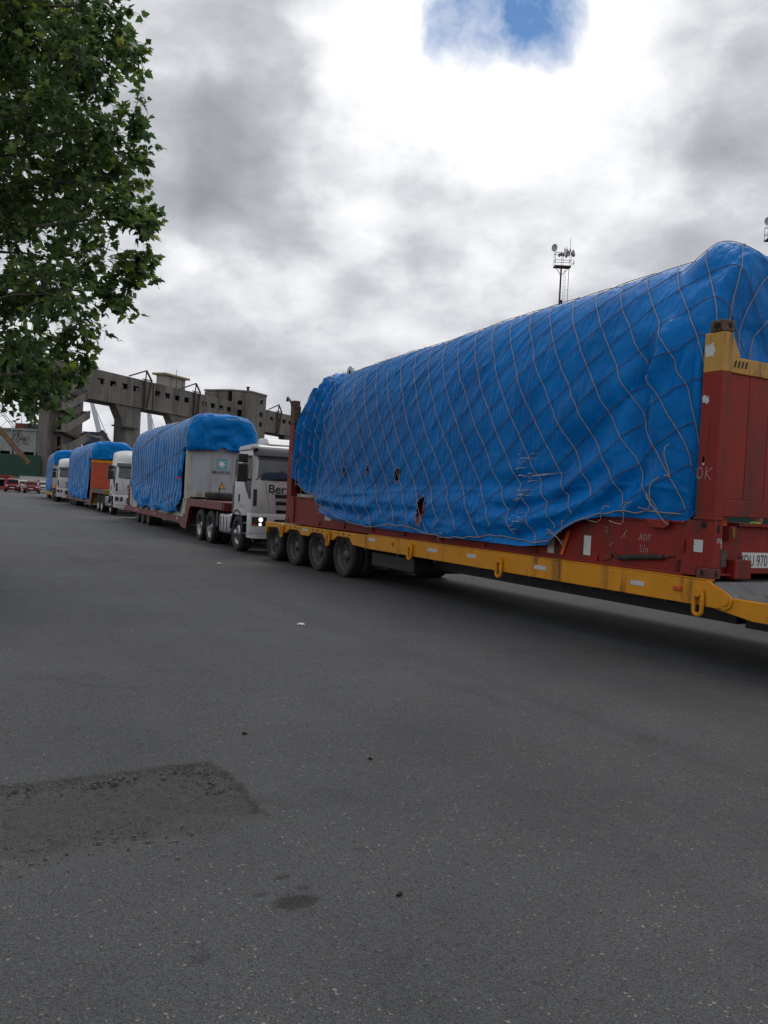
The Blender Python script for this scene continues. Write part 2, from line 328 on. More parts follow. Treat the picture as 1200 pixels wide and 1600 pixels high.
    h = None
    for hh, w in zip(hs, (.9, -.35, .7, -.3, 1.0, -.1)):
        mm = N.new('ShaderNodeMath'); mm.operation = 'MULTIPLY_ADD'; L.new(hh, mm.inputs[0]); mm.inputs[1].default_value = w
        if h is None: mm.inputs[2].default_value = 0
        else: L.new(h, mm.inputs[2])
        h = mm.outputs[0]
    bp = N.new('ShaderNodeBump'); bp.inputs['Strength'].default_value = 1.0; bp.inputs['Distance'].default_value = .009; L.new(h, bp.inputs['Height']); L.new(bp.outputs[0], b.inputs['Normal'])
asphalt_mat()
def worn_paint():
    m, nt, b = newmat('worn_road_paint'); N = nt.nodes; L = nt.links
    t = N.new('ShaderNodeTexCoord'); n = N.new('ShaderNodeTexNoise'); n.inputs['Scale'].default_value = 6; n.inputs['Detail'].default_value = 8; n.inputs['Roughness'].default_value = .75; L.new(t.outputs['Object'], n.inputs['Vector'])
    r = N.new('ShaderNodeValToRGB'); L.new(n.outputs['Fac'], r.inputs[0]); r.color_ramp.elements[0].position = .5; r.color_ramp.elements[1].position = .66
    b.inputs['Base Color'].default_value = (.24, .24, .23, 1); b.inputs['Roughness'].default_value = .8
    tr = N.new('ShaderNodeBsdfTransparent'); mx = N.new('ShaderNodeMixShader'); L.new(r.outputs[0], mx.inputs[0]); L.new(tr.outputs[0], mx.inputs[1]); L.new(b.outputs[0], mx.inputs[2]); L.new(mx.outputs[0], N['Material Output'].inputs[0])
worn_paint()

# ------------------------------------------------------------------ mesh helpers
class MB:
    def __init__(s): s.v = []; s.f = []
    def add(s, vs, fs):
        o = len(s.v); s.v += [tuple(map(float, v)) for v in vs]; s.f += [tuple(i + o for i in f) for f in fs]; return s
    def box(s, x0, x1, y0, y1, z0, z1):
        return s.add([(x0,y0,z0),(x1,y0,z0),(x1,y1,z0),(x0,y1,z0),(x0,y0,z1),(x1,y0,z1),(x1,y1,z1),(x0,y1,z1)],
                     [(0,3,2,1),(4,5,6,7),(0,1,5,4),(1,2,6,5),(2,3,7,6),(3,0,4,7)])
    def prism(s, poly, ax, a0, a1):
        """poly in the two other axes (x:(y,z)  y:(x,z)  z:(x,y)), extruded a0..a1 along ax"""
        n = len(poly)
        def P(p, a): return {'x': (a, p[0], p[1]), 'y': (p[0], a, p[1]), 'z': (p[0], p[1], a)}[ax]
        return s.add([P(p, a0) for p in poly] + [P(p, a1) for p in poly],
                     [tuple(range(n))[::-1], tuple(range(n, 2 * n))] + [(i, (i + 1) % n, n + (i + 1) % n, n + i) for i in range(n)])
    def tube(s, path, r, n=6, cap=True, closed=False):
        path = [Vector(p) for p in path]; m = len(path); rs = r if isinstance(r, (list, tuple)) else [r] * m
        vs = []; prev = None
        for i, p in enumerate(path):
            a = path[(i - 1) % m] if (i or closed) else path[0]; c = path[(i + 1) % m] if (i < m - 1 or closed) else path[-1]
            t = (c - a).normalized()
            if prev is None: nrm = t.orthogonal().normalized()
            else:
                nrm = prev - t * prev.dot(t); nrm = nrm.normalized() if nrm.length > 1e-6 else t.orthogonal().normalized()
            prev = nrm; b = t.cross(nrm)
            for k in range(n):
                an = 2 * math.pi * k / n; vs.append(p + (nrm * math.cos(an) + b * math.sin(an)) * rs[i])
        fs = []
        for i in range(m if closed else m - 1):
            j = (i + 1) % m
            for k in range(n): fs.append((i * n + k, i * n + (k + 1) % n, j * n + (k + 1) % n, j * n + k))
        if cap and not closed: fs += [tuple(range(n))[::-1], tuple(range((m - 1) * n, m * n))]
        return s.add(vs, fs)
    def cyl(s, p0, p1, r0, r1=None, n=12): return s.tube([p0, p1], [r0, r0 if r1 is None else r1], n)
    def bar(s, p0, p1, w, h=None):
        return s.tube([p0, p1], (w if h is None else (w + h) / 2) * .7071, 4)
    def lathe(s, prof, c, ax='x', n=24, closed=False):
        vs = []; m = len(prof)
        for r, h in prof:
            for k in range(n):
                a = 2 * math.pi * k / n; u, w = r * math.cos(a), r * math.sin(a)
                vs.append({'x': (c[0] + h, c[1] + u, c[2] + w), 'y': (c[0] + u, c[1] + h, c[2] + w), 'z': (c[0] + u, c[1] + w, c[2] + h)}[ax])
        fs = []
        for i in range(m if closed else m - 1):
            j = (i + 1) % m
            for k in range(n): fs.append((i * n + k, i * n + (k + 1) % n, j * n + (k + 1) % n, j * n + k))
        return s.add(vs, fs)
    def grid(s, P):
        nr, nc = len(P), len(P[0])
        return s.add([p for row in P for p in row], [(i*nc+j, i*nc+j+1, (i+1)*nc+j+1, (i+1)*nc+j) for i in range(nr-1) for j in range(nc-1)])
    def build(s, name, mat, parent=None, bevel=0., smooth=False, seg=2):
        me = bpy.data.meshes.new(name); me.from_pydata(s.v, [], s.f)
        bm = bmesh.new(); bm.from_mesh(me)
        bmesh.ops.recalc_face_normals(bm, faces=bm.faces)
        if bevel:
            ed = [e for e in bm.edges if len(e.link_faces) == 2 and e.calc_face_angle(0) > .5]
            bmesh.ops.bevel(bm, geom=ed, offset=bevel, segments=seg, affect='EDGES', profile=.5, clamp_overlap=True)
        bm.to_mesh(me); bm.free()
        if smooth:
            me.polygons.foreach_set('use_smooth', [True] * len(me.polygons))
            try: me.set_sharp_from_angle(angle=R(42))
            except Exception: pass
        me.materials.append(MAT[mat])
        o = bpy.data.objects.new(name, me); COL.objects.link(o); o.parent = parent
        return o
def raw_mesh(name, v, f, mat, parent=None, smooth=False):
    me = bpy.data.meshes.new(name); me.from_pydata(v, [], f)
    if smooth: me.polygons.foreach_set('use_smooth', [True] * len(me.polygons))
    me.materials.append(MAT[mat]); o = bpy.data.objects.new(name, me); COL.objects.link(o); o.parent = parent; return o
def tag(o, label=None, cat=None, group=None, kind=None):
    for k, v in (('label', label), ('category', cat), ('group', group), ('kind', kind)):
        if v: o[k] = v
    return o
def thing(name, label, cat, loc=(0, 0, 0), rz=0., group=None):
    o = bpy.data.objects.new(name, None); COL.objects.link(o); o.location = loc; o.rotation_euler = (0, 0, rz); o.empty_display_size = .2
    return tag(o, label, cat, group)
def text_part(name, txt, size, mat, parent, org, xd, ud, extrude=.0, sx=1., align='LEFT', bold=0.):
    cu = bpy.data.curves.new('t', 'FONT'); cu.body = txt; cu.size = size; cu.align_x = align; cu.extrude = extrude; cu.offset = bold
    o = bpy.data.objects.new('t', cu); COL.objects.link(o)
    dg = bpy.context.evaluated_depsgraph_get(); me = bpy.data.meshes.new_from_object(o.evaluated_get(dg)); bpy.data.objects.remove(o)
    X, U, O = Vector(xd).normalized(), Vector(ud).normalized(), Vector(org); Z = X.cross(U)
    for v in me.vertices: v.co = O + X * v.co.x * sx + U * v.co.y + Z * v.co.z
    me.name = name; me.materials.clear(); me.materials.append(MAT[mat]); o = bpy.data.objects.new(name, me); COL.objects.link(o); o.parent = parent; return o
def copy_part(o, parent, loc=None, rot=None, scale=None):
    c = o.copy(); COL.objects.link(c); c.parent = parent
    if loc is not None: c.location = loc
    if rot is not None: c.rotation_euler = rot
    if scale is not None: c.scale = scale
    for ch in o.children: copy_part(ch, c)
    return c
def vnoise(x, y, seed=0):
    """smooth value noise on numpy arrays, about -1..1"""
    rs = np.random.default_rng(seed); T = rs.uniform(-1, 1, (256, 256))
    xi = np.floor(x).astype(int); yi = np.floor(y).astype(int); fx = x - xi; fy = y - yi
    fx = fx * fx * fx * (fx * (fx * 6 - 15) + 10); fy = fy * fy * fy * (fy * (fy * 6 - 15) + 10)
    g = lambda a, b: T[a % 256, b % 256]
    return (g(xi, yi) * (1 - fx) + g(xi + 1, yi) * fx) * (1 - fy) + (g(xi, yi + 1) * (1 - fx) + g(xi + 1, yi + 1) * fx) * fy
def fbm(x, y, o=4, seed=0, gain=.5):
    r = 0; a = 1.
    for k in range(o):
        r = r + a * vnoise(x * 2 ** k + 13.7 * k, y * 2 ** k + 7.1 * k, seed + k); a *= gain
    return r
def ridge(x, y, o=3, seed=0):
    r = 0; a = 1.
    for k in range(o):
        r = r + a * (1 - 2 * np.abs(vnoise(x * 2 ** k + 5.3 * k, y * 2 ** k + 9.9 * k, seed + k))); a *= .5
    return r
def sstep(a, b, x):
    t = np.clip((x - a) / (b - a), 0, 1); return t * t * (3 - 2 * t)

# ================================================================== GROUND
def build_ground():
    x0, x1, y0, y1 = -1.3, 2.3, 2.5, 5.7
    nx, ny = 225, 200
    xs = np.linspace(x0, x1, nx); ys = np.linspace(y0, y1, ny); X, Y = np.meshgrid(xs, ys)
    wob = .05 * fbm(X * 3.1, Y * 3.1, 4, 3) ; wob2 = .03 * fbm(X * 9, Y * 9, 3, 9)
    dtop = 4.93 + .02 * (X - .5) + wob * .22 - Y + wob2 * .35          # >0 below the far edge
    dright = 1.69 + wob * .6 + wob2 - X + .03 * sstep(4.5, 3.9, Y)
    dbot = Y - (3.82 + wob * 2.2 + .10 * (X - 1.2))
    dleft = X - (-1.15)
    ins = sstep(0, .022, dtop) * sstep(0, .035, dright) * sstep(-.02, .38, dbot) * sstep(0, .1, dleft)
    depth = .030 * ins * (1 + .25 * fbm(X * 4, Y * 4, 3, 21))
    rough = ins * (.006 * fbm(X * 14, Y * 14, 4, 31) + .004 * fbm(X * 40, Y * 40, 2, 41))
    edge = np.exp(-((dtop - .03) / .05) ** 2) * sstep(0, .1, dright) * (X < 1.75)
    lump = edge * .012 * np.clip(fbm(X * 10, Y * 10, 3, 51), -1, 1)
    Z = -depth + rough + lump
    bx = np.minimum(np.minimum(X - x0, x1 - X), np.minimum(Y - y0, y1 - Y)); Z = Z * sstep(0, .06, bx)
    soil = ins * np.clip(1.1 * np.exp(-(dtop / .2) ** 2) * sstep(1.45, .7, X) + .75 * sstep(.75, -.2, X) * sstep(.05, .3, dtop) * .8 + .55 * np.exp(-((dbot - .08) / .12) ** 2) * sstep(1.2, .5, X) + .25 * np.exp(-((dtop - .06) / .1) ** 2) * np.exp(-((X - 1.5) / .2) ** 2) * 2, 0, 1)
    fill = ins * .8
    st = 0 * X
    for cx, cy, rx, ry, a in ((1.44, 3.10, .10, .055, 1.), (1.47, 3.33, .035, .02, .8), (1.33, 3.22, .04, .02, .6), (1.53, 3.2, .04, .018, .6), (1.95, 3.45, .06, .03, .4), (.95, 2.85, .05, .03, .5)):
        st = np.maximum(st, a * sstep(1.25, .75, np.sqrt(((X - cx + .3 * wob) / rx) ** 2 + ((Y - cy + .5 * wob2) / ry) ** 2)))
    V = np.stack([X, Y, Z], -1).reshape(-1, 3).tolist(); C = np.stack([soil, fill, st, 1 + 0 * X], -1).reshape(-1, 4)
    F = [(j * nx + i, j * nx + i + 1, (j + 1) * nx + i + 1, (j + 1) * nx + i) for j in range(ny - 1) for i in range(nx - 1)]
    B = 1800.; o = len(V)
    V += [(-B, -B, 0), (B, -B, 0), (B, B, 0), (-B, B, 0), (x0, y0, 0), (x1, y0, 0), (x1, y1, 0), (x0, y1, 0)]
    F += [(o, o + 1, o + 5, o + 4), (o + 1, o + 2, o + 6, o + 5), (o + 2, o + 3, o + 7, o + 6), (o + 3, o, o + 4, o + 7)]
    g = raw_mesh('ground', V, F, 'asphalt'); g.data.polygons.foreach_set('use_smooth', [True] * len(F))
    ca = g.data.color_attributes.new('soil', 'FLOAT_COLOR', 'POINT')
    ca.data.foreach_set('color', np.concatenate([C, np.tile([0, 0, 0, 1], (8, 1))]).ravel())
    tag(g, 'dark grey worn asphalt yard with a sunken patch', kind='structure')
build_ground()
def crumbs():
    mb = MB(); rs = random.Random(8)
    def stone(x, y, z, s):
        a = rs.uniform(0, 6.28); p = []
        for k in range(5):
            an = a + k * 1.2566; r_ = s * rs.uniform(.6, 1.1); p.append((x + r_ * math.cos(an), y + r_ * .8 * math.sin(an)))
        h = s * rs.uniform(.35, .8); mb.add([(*q_, z - .004) for q_ in p] + [(x + (q_[0] - x) * .6, y + (q_[1] - y) * .6, z + h) for q_ in p], [(5, 6, 7, 8, 9)] + [(i, (i + 1) % 5, 5 + (i + 1) % 5, 5 + i) for i in range(5)])
    for k in range(560):
        m = rs.random()
        if m < .30: x, y, z = rs.uniform(-1.1, 1.6), 4.90 - abs(rs.gauss(0, .05)), -.02
        elif m < .45: x, y, z = rs.gauss(1.55, .06), rs.uniform(4.45, 4.88), -.02
        elif m < .75: x, y, z = rs.uniform(-1.1, 1.3), 3.9 + rs.gauss(0, .12), -.004
        else: x, y, z = rs.uniform(-1.1, 1.5), rs.uniform(3.95, 4.85), -.03
        stone(x, y, z, rs.choice((.005, .006, .008, .012, .018 if m < .75 else .008)))
    for k in range(2600):
        x, y = rs.uniform(-.6, 4.5), rs.uniform(2.2, 8); stone(x, y, .002, rs.uniform(.0025, .006))
    o = mb.build('loose_grit', 'grit'); tag(o, 'loose grit and crumbs scattered over the asphalt patch', 'grit', kind='stuff')
crumbs()
def sheet(name, pts, mat, zz):
    o = MB().add([(x, y, zz) for x, y in pts], [tuple(range(len(pts)))]).build(name, mat); return tag(o, kind='structure')
sheet('road_marking', [(2.0, 30.05), (6.8, 30.02), (6.8, 30.16), (2.0, 30.19)], 'worn_road_paint', .004)
sheet('road_marking', [(1.5, 36.0), (4.0, 35.95), (4.0, 36.09), (1.5, 36.14)], 'worn_road_paint', .004)
sheet('road_marking', [(6.6, 73.1), (8.5, 73.1), (8.5, 73.4), (6.6, 73.4)], 'worn_road_paint', .004)
def crack(pts, w):
    L = []; Rr = []
    for i, p in enumerate(pts):
        a = Vector(pts[max(i - 1, 0)]); b = Vector(pts[min(i + 1, len(pts) - 1)]); t = (b - a).normalized(); n = Vector((-t.y, t.x)); ww = w * random.uniform(.5, 1.2) * (.25 if i in (0, len(pts) - 1) else 1)
        L.append((p[0] + n.x * ww, p[1] + n.y * ww, .003)); Rr.append((p[0] - n.x * ww, p[1] - n.y * ww, .003))
    tag(MB().grid([L, Rr]).build('road_crack', 'clod'), kind='structure')
crack([(1.1, 7.65), (1.13, 7.55), (1.16, 7.45), (1.22, 7.3), (1.3, 7.19), (1.42, 7.08), (1.55, 7.01), (1.66, 6.98), (1.8, 6.96)], .0028)
crack([(3.1, 8.6), (3.16, 8.57), (3.23, 8.56)], .008)

# ================================================================== CONCRETE GALLERY on piers (far background)
GA = R(90 - 50.5)
gal = thing('conveyor_gallery', 'long weathered concrete gallery on piers with square windows behind the convoy', 'gallery', (24.23, 141.45, 0), GA)
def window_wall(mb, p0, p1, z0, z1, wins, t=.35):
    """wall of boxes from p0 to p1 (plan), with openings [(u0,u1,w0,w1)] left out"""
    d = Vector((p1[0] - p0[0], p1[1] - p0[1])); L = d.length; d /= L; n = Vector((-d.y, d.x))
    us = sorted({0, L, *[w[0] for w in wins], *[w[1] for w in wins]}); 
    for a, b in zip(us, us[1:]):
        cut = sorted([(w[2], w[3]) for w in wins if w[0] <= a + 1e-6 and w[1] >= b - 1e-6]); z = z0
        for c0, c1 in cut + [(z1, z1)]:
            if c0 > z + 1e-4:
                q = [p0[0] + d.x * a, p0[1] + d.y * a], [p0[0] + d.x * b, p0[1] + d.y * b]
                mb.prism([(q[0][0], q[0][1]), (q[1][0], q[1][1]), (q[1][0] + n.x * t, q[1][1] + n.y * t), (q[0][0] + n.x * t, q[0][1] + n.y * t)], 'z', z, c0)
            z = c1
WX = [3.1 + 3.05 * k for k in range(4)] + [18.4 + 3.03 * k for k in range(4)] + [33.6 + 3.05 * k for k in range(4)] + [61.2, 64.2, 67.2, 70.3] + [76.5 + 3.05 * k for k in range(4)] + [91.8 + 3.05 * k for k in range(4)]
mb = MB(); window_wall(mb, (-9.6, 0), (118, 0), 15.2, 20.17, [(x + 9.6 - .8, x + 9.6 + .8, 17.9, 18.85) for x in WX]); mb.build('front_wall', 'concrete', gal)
rw = random.Random(4)
for x in WX:
    if rw.random() < .55:
        a_ = x - .8 + rw.choice((0, .5, .8)); MB().box(a_ + .01, a_ + rw.choice((.5, .78)), .12, .2, 17.91, 17.9 + rw.choice((.4, .7, .94))).build('window_infill', rw.choice(('concrete', 'concrete_dark', 'steel_brown')), gal)
    if rw.random() < .4: MB().box(x - .03, x + .03, .1, .16, 17.91, 18.84).build('mullion', 'steel_brown', gal)
for x in (16.9, 31.5, 46 - .6): MB().cyl((x, -.12, 15.3), (x, -.12, 20.0), .1, n=8).build('downpipe', 'concrete_dark', gal)
mb = MB(); mb.box(-9.6, 118, 4.6, 4.95, 15.2, 20.17); mb.build('back_wall', 'concrete', gal)
mb = MB(); mb.box(-9.6, 118, .36, 4.59, 15.2, 15.6); mb.build('floor_slab', 'concrete_dark', gal)
mb = MB(); mb.box(-9.6, 118, .36, 4.59, 19.75, 20.1); mb.build('roof_slab', 'concrete', gal)
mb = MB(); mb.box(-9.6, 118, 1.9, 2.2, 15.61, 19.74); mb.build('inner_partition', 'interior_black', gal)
for k, x in enumerate((7.4, 22.6, 37.8, 68, 83, 98)):            # flared piers
    mb = MB(); mb.prism([(x + 1.7, 0), (x + 6.8, 0), (x + 6.8, 12.9), (x + 6.8, 15.19), (x - .1, 15.19), (x + 1.7, 12.7)], 'y', .3, 1.9); mb.build('pier', 'concrete', gal)
    mb = MB(); mb.box(x - .9, x + 5.2, -.5, .29, 11.35, 11.6)
    for s in np.arange(x - .85, x + 1.1, .6): mb.box(s, s + .06, -.45, -.39, 11.7, 12.7)
    mb.box(x - .85, x + 1.1, -.46, -.40, 12.6, 12.68); mb.build('pier_platform', 'concrete_dark', gal)
# stair tower at the near end
tw = thing('stair_tower', 'concrete stair tower with zigzag outside flights at the end of the gallery', 'tower', (24.23, 141.45, 0), GA)
mb = MB(); window_wall(mb, (-9.0, -.6), (-1.5, -.6), 0, 15.1, [(1.9, 2.9, 1.0, 3.2), (2.1, 2.95, 5.2, 6.6), (2.1, 2.95, 7.0, 8.5), (2.1, 2.95, 9.3, 11.4), (5.5, 6.1, 7.9, 9.0), (4.9, 6.6, 13.6, 14.8)]); mb.build('front_wall', 'concrete', tw)
mb = MB(); mb.box(-9.0, -8.6, -.24, 1.2, 0, 15.1); mb.box(-1.9, -1.5, -.24, 1.2, 0, 15.1); mb.box(-8.59, -1.91, .9, 1.2, 0, 15.1); mb.build('side_wall', 'concrete', tw)
mb = MB(); mb.box(-8.59, -1.91, .55, .7, 0, 15); mb.build('inner_partition', 'interior_black', tw)
mb = MB(); mb.box(-9.3, -9.01, -.8, .2, 0, 15.1); mb.build('pilaster', 'concrete', tw)
flights = [((-4.9, 1.2), (.2, 3.6)), ((-4.7, 4.2), (.3, 6.5)), ((-4.6, 7.3), (.3, 9.6)), ((-4.8, 10.4), (.1, 13.0)), ((-5.0, 13.7), (.1, 16.3)), ((-4.7, 16.3), (.1, 18.6))]
for k, ((ax, az), (bx, bz)) in enumerate(flights):
    ax -= 1.9; bx -= 1.9
    mb = MB(); mb.prism([(ax, az - 1.25), (bx, bz - 1.25), (bx, bz), (ax, az)], 'y', -2.3, -2.1)      # outer parapet
    mb.prism([(ax, az - 1.25), (bx, bz - 1.25), (bx, bz - 1.0), (ax, az - 1.0)], 'y', -2.09, -1.45)
    mb.build('stair_flight', 'concrete', tw)
    mb = MB(); mb.box(bx - 1.0, bx + .15, -2.08, -.62, bz - 1.3, bz - 1.05); mb.box(bx, bx + .15, -2.07, -.62, bz - 1.04, bz - .1); mb.build('landing', 'concrete', tw)
    mb = MB(); mb.box(ax - 1.1, ax - .02, -2.3, -.62, az - 1.28, az - 1.0); mb.box(ax - 1.1, ax - .02, -2.3, -2.1, az - .99, az - .02); mb.build('landing', 'concrete', tw)
    if k < len(flights) - 1:
        nz = flights[k + 1][0][1]
        mb = MB(); mb.prism([(ax - .5, nz - 1.3), (bx - .6, bz - 1.4), (bx - .6, bz - 1.1), (ax - .5, nz - 1.02)], 'y', -1.4, -.63); mb.build('stair_flight', 'concrete_dark', tw)
# tower block in the middle of the gallery
tb = thing('gallery_tower', 'concrete tower block with small square windows standing out of the gallery', 'tower', (24.23, 141.45, 0), GA)
wz = [(11.4, 12.4), (13.5, 14.5), (15.6, 16.6), (17.7, 18.7), (20.5, 21.5)]
mb = MB(); window_wall(mb, (46.4, -3), (52.9, -3), 0, 22.4, [(3.9, 5.2, a, b) for a, b in wz[2:]] + [(3.9, 5.2, 9, 10)], .4)
window_wall(mb, (52.9, -3), (58.2, .2), 0, 22.4, [(1.7, 3.5, a, b) for a, b in wz], .4)
window_wall(mb, (44.0, .2), (46.4, -3), 0, 22.4, [(1.2, 2.2, 17.2, 18.6), (1.2, 2.2, 19.6, 20.5)], .4); mb.build('front_wall', 'concrete', tb)
mb = MB(); mb.box(44.0, 58.2, .9, 1.2, 0, 22.2); mb.build('inner_partition', 'interior_black', tb)
mb = MB(); mb.box(44.0, 44.35, 1.21, 7, 0, 22.3); mb.box(57.85, 58.2, 1.21, 7, 0, 22.3); mb.box(44.36, 57.84, 6.6, 7, 0, 22.3); mb.build('side_wall', 'concrete', tb)
mb = MB(); mb.prism([(43.9, .2), (46.35, -3.15), (52.95, -3.15), (58.35, .2), (58.35, 7.1), (43.9, 7.1)], 'z', 22.41, 22.75); mb.build('roof', 'concrete', tb)
mb = MB(); mb.cyl((50, 0, 22.7), (50, 0, 23.9), .28, n=10); mb.cyl((50, 0, 23.9), (50, 0, 24.1), .42, n=10); mb.build('chimney', 'steel_brown', tb)
# steel A-frames on the gallery
for k, x in enumerate((14.0, 29.4, 63.2, 79)):
    fr = thing('steel_frame', ['brown steel A-frame over the gallery left of the rooftop hut', 'brown steel A-frame over the gallery right of the rooftop hut', 'brown steel A-frame on the gallery right of the tower block', 'brown steel A-frame at the far right of the gallery'][k], 'frame', (24.23, 141.45, 0), GA, 'steel frames along the gallery')
    for y in (-.35,):
        mb = MB(); mb.bar((x + .4, y, 21.9), (x - 4.3, y, 20.25), .2); mb.build('strut', 'steel_brown', fr)
        mb = MB(); mb.bar((x + .4, y, 21.9), (x + 2.0, y, 20.3), .24); mb.build('strut', 'steel_brown', fr)
        mb = MB(); mb.bar((x + .4, y, 21.9), (x + .3, y, 20.2), .16); mb.bar((x - .6, y, 20.3), (x + 2.0, y, 20.3), .18); mb.build('tie', 'steel_brown', fr)
        if y < 0:
            mb = MB(); mb.bar((x + 2.0, y, 20.3), (x + .9, y, 15.4), .22); mb.bar((x + .2, y, 20.2), (x + .2, y, 14.9), .3); mb.build('brace', 'steel_brown', fr)
ht = thing('rooftop_hut', 'small flat-roofed hut standing on top of the gallery', 'hut', (24.23, 141.45, 0), GA)
mb = MB(); window_wall(mb, (21.0, .6), (27.6, .6), 20.18, 22.2, [(1.9, 2.1, 20.3, 22), (3.7, 3.9, 20.3, 22), (5.6, 5.8, 20.3, 22)], .15); mb.build('wall', 'hut_wall', ht)
mb = MB(); mb.box(21.0, 21.2, .76, 2.4, 20.18, 22.2); mb.box(27.4, 27.6, .76, 2.4, 20.18, 22.2); mb.box(21.21, 27.39, 2.2, 2.4, 20.18, 22.2); mb.build('side_wall', 'hut_wall', ht)
mb = MB(); mb.box(20.4, 28.3, 0, 3.0, 22.21, 22.55); mb.build('roof', 'hut_roof', ht)
mb = MB(); mb.cyl((26.6, 2, 22.6), (26.6, 2, 24.0), .05, n=6); mb.build('aerial', 'antenna_dark', ht)

# ------------------------------------------------------------------ things behind and left of the gallery
bl = thing('warehouse', 'pale grey industrial building behind the green hoarding', 'building', (-14, 186, 0), R(-29.5))
mb = MB(); window_wall(mb, (0, 0), (46, 0), 0, 10.6, [(x, x + 2.6, 5.9, 6.7) for x in np.arange(1.5, 44, 4.4)], .4); mb.build('wall', 'wall_grey', bl)
mb = MB(); mb.box(0, 46, 1.2, 1.4, 0, 10.4); mb.build('inner_partition', 'interior_black', bl)
mb = MB(); mb.box(-.3, 46.3, -.3, 14, 10.61, 10.95); mb.build('roof', 'wall_grey', bl)
for x in np.arange(3.7, 44, 4.4):
    mb = MB(); mb.box(x - .15, x + .15, -.28, -.02, 0, 10.55); mb.build('pilaster', 'wall_grey', bl)
hd = thing('green_hoarding', 'tall dark green hoarding wall left of the stair tower', 'hoarding', (-8, 148.9, 0), R(-29.5))
for k in range(15):
    mb = MB(); mb.box(k * 1.9, k * 1.9 + 1.88, 0, .08, 0, 5.3); mb.build('panel', 'hoarding_green', hd)
mb = MB(); [mb.box(k * 1.9 - .06, k * 1.9 + .06, .1, .22, 0, 5.2) for k in range(16)]; mb.build('post_row', 'steel_brown', hd)
ww = thing('low_white_wall', 'low white boundary wall behind the parked cars', 'wall', (13.35, 128.15, 0), R(-29.5))
mb = MB(); mb.box(0, 6.6, 0, .25, 0, 2.0); mb.build('wall', 'wall_white', ww)
mb = MB(); mb.box(-.05, 6.65, -.05, .3, 2.001, 2.08); mb.build('coping', 'wall_white', ww)
mb = MB(); mb.box(2.65, 2.8, -.03, -.003, .8, 1.65); mb.box(2.3, 3.1, -.03, -.003, 1.35, 1.5); mb.build('mark', 'ink_black', ww)
gw = thing('low_grey_wall', 'low dirty grey wall between the red kiosk and the white wall', 'wall', (12.1, 129.3, 0), R(-29.5))
mb = MB(); mb.box(0, 1.5, 0, .25, 0, 1.85); mb.build('wall', 'wall_grey', gw)
ki = thing('red_kiosk', 'small red kiosk with a service window at the left edge', 'kiosk', (9.4, 130.4, 0), R(-29.5))
mb = MB(); window_wall(mb, (0, 0), (2.75, 0), 0, 1.9, [(1.2, 2.4, .5, 1.45)], .15); mb.box(0, .15, .16, 2, 0, 1.9); mb.box(2.6, 2.75, .16, 2, 0, 1.9); mb.build('wall', 'kiosk_red', ki)
mb = MB(); mb.box(-.2, 2.95, -.2, 2.2, 1.91, 2.05); mb.build('roof', 'kiosk_red', ki)
mb = MB(); mb.box(1.15, 2.45, -.3, -.02, 1.46, 1.58); mb.build('awning', 'wall_white', ki)
mb = MB(); mb.box(1.2, 2.4, .1, .13, .5, 1.45); mb.build('pane', 'window_glass', ki)
# slanting boom
bo = thing('loading_boom', 'rusty yellow-brown loading boom slanting down in front of the green hoarding', 'boom', (0, 0, 0))
A, Bb = Vector((7.0, 125, 11.9)), Vector((13.7, 121, 3.7))
mb = MB(); mb.bar(A, Bb, .62); mb.build('girder', 'boom_rust', bo)
mb = MB(); off = Vector((.9, -.2, 1.2))
for k in range(9):
    p = A.lerp(Bb, k / 11) + off; q2 = A.lerp(Bb, (k + 1) / 11) + off; mb.bar(p, q2, .07); mb.bar(p + Vector((0, .5, .5)), q2 + Vector((0, .5, .5)), .07); mb.bar(p, q2 + Vector((0, .5, .5)), .05); mb.bar(p, A.lerp(Bb, k / 11), .05)
mb.build('catwalk', 'steel_brown', bo)
mb = MB(); e = A.lerp(Bb, .72) + off
for k in range(26):
    a = e + Vector((random.uniform(-.8, .8), random.uniform(-.4, .4), random.uniform(-.8, .6))); mb.bar(a, a + Vector((random.uniform(-.7, .7), random.uniform(-.3, .3), random.uniform(-.7, .7))), .07)
mb.build('machinery', 'steel_brown', bo)
mb = MB(); mb.box(6.2, 7.6, 124.4, 125.8, 0, 12.0); mb.build('support_column', 'concrete_dark', bo)
s2 = thing('sloping_strut', 'brown steel strut leaning between the stair tower and the first pier', 'strut', (0, 0, 0))
mb = MB(); mb.bar((26.2, 139.0, 10.0), (31, 137.4, 3.0), .55); mb.box(30.6, 31.6, 136.9, 137.9, 0, 3.2); mb.build('beam', 'steel_brown', s2)
# container stacks
cont_mesh = {}
def container(mat, loc, rz, label, group):
    key = mat
    if key not in cont_mesh:
        mb = MB(); mb.box(0, 2.44, 0, 6, 0, .15); mb.box(0, 2.44, 0, 6, 2.44, 2.59)
        for x in (0, 2.29): mb.box(x, x + .15, 0, .15, .151, 2.439)
        n = 9; w = 2.14 / n
        for k in range(n): mb.box(.151 + k * w, .15 + k * w + w * .55, .02, .1, .151, 2.439)
        mb.box(.151, 2.289, .101, 5.9, .151, 2.439)
        for y in (.2,): mb.box(.01, .1501, y, 5.9, .152, 2.438)
        o = mb.build('shipping_container', mat); cont_mesh[key] = o.data
    else:
        o = bpy.data.objects.new('shipping_container', cont_mesh[key]); COL.objects.link(o)
    o.location = loc; o.rotation_euler = (0, 0, rz); tag(o, label, 'container', group)
TIER = ['bottom', 'second', 'third', 'fourth', 'fifth', 'sixth']; COLN = ['leftmost', 'second', 'third', 'fourth', 'fifth']
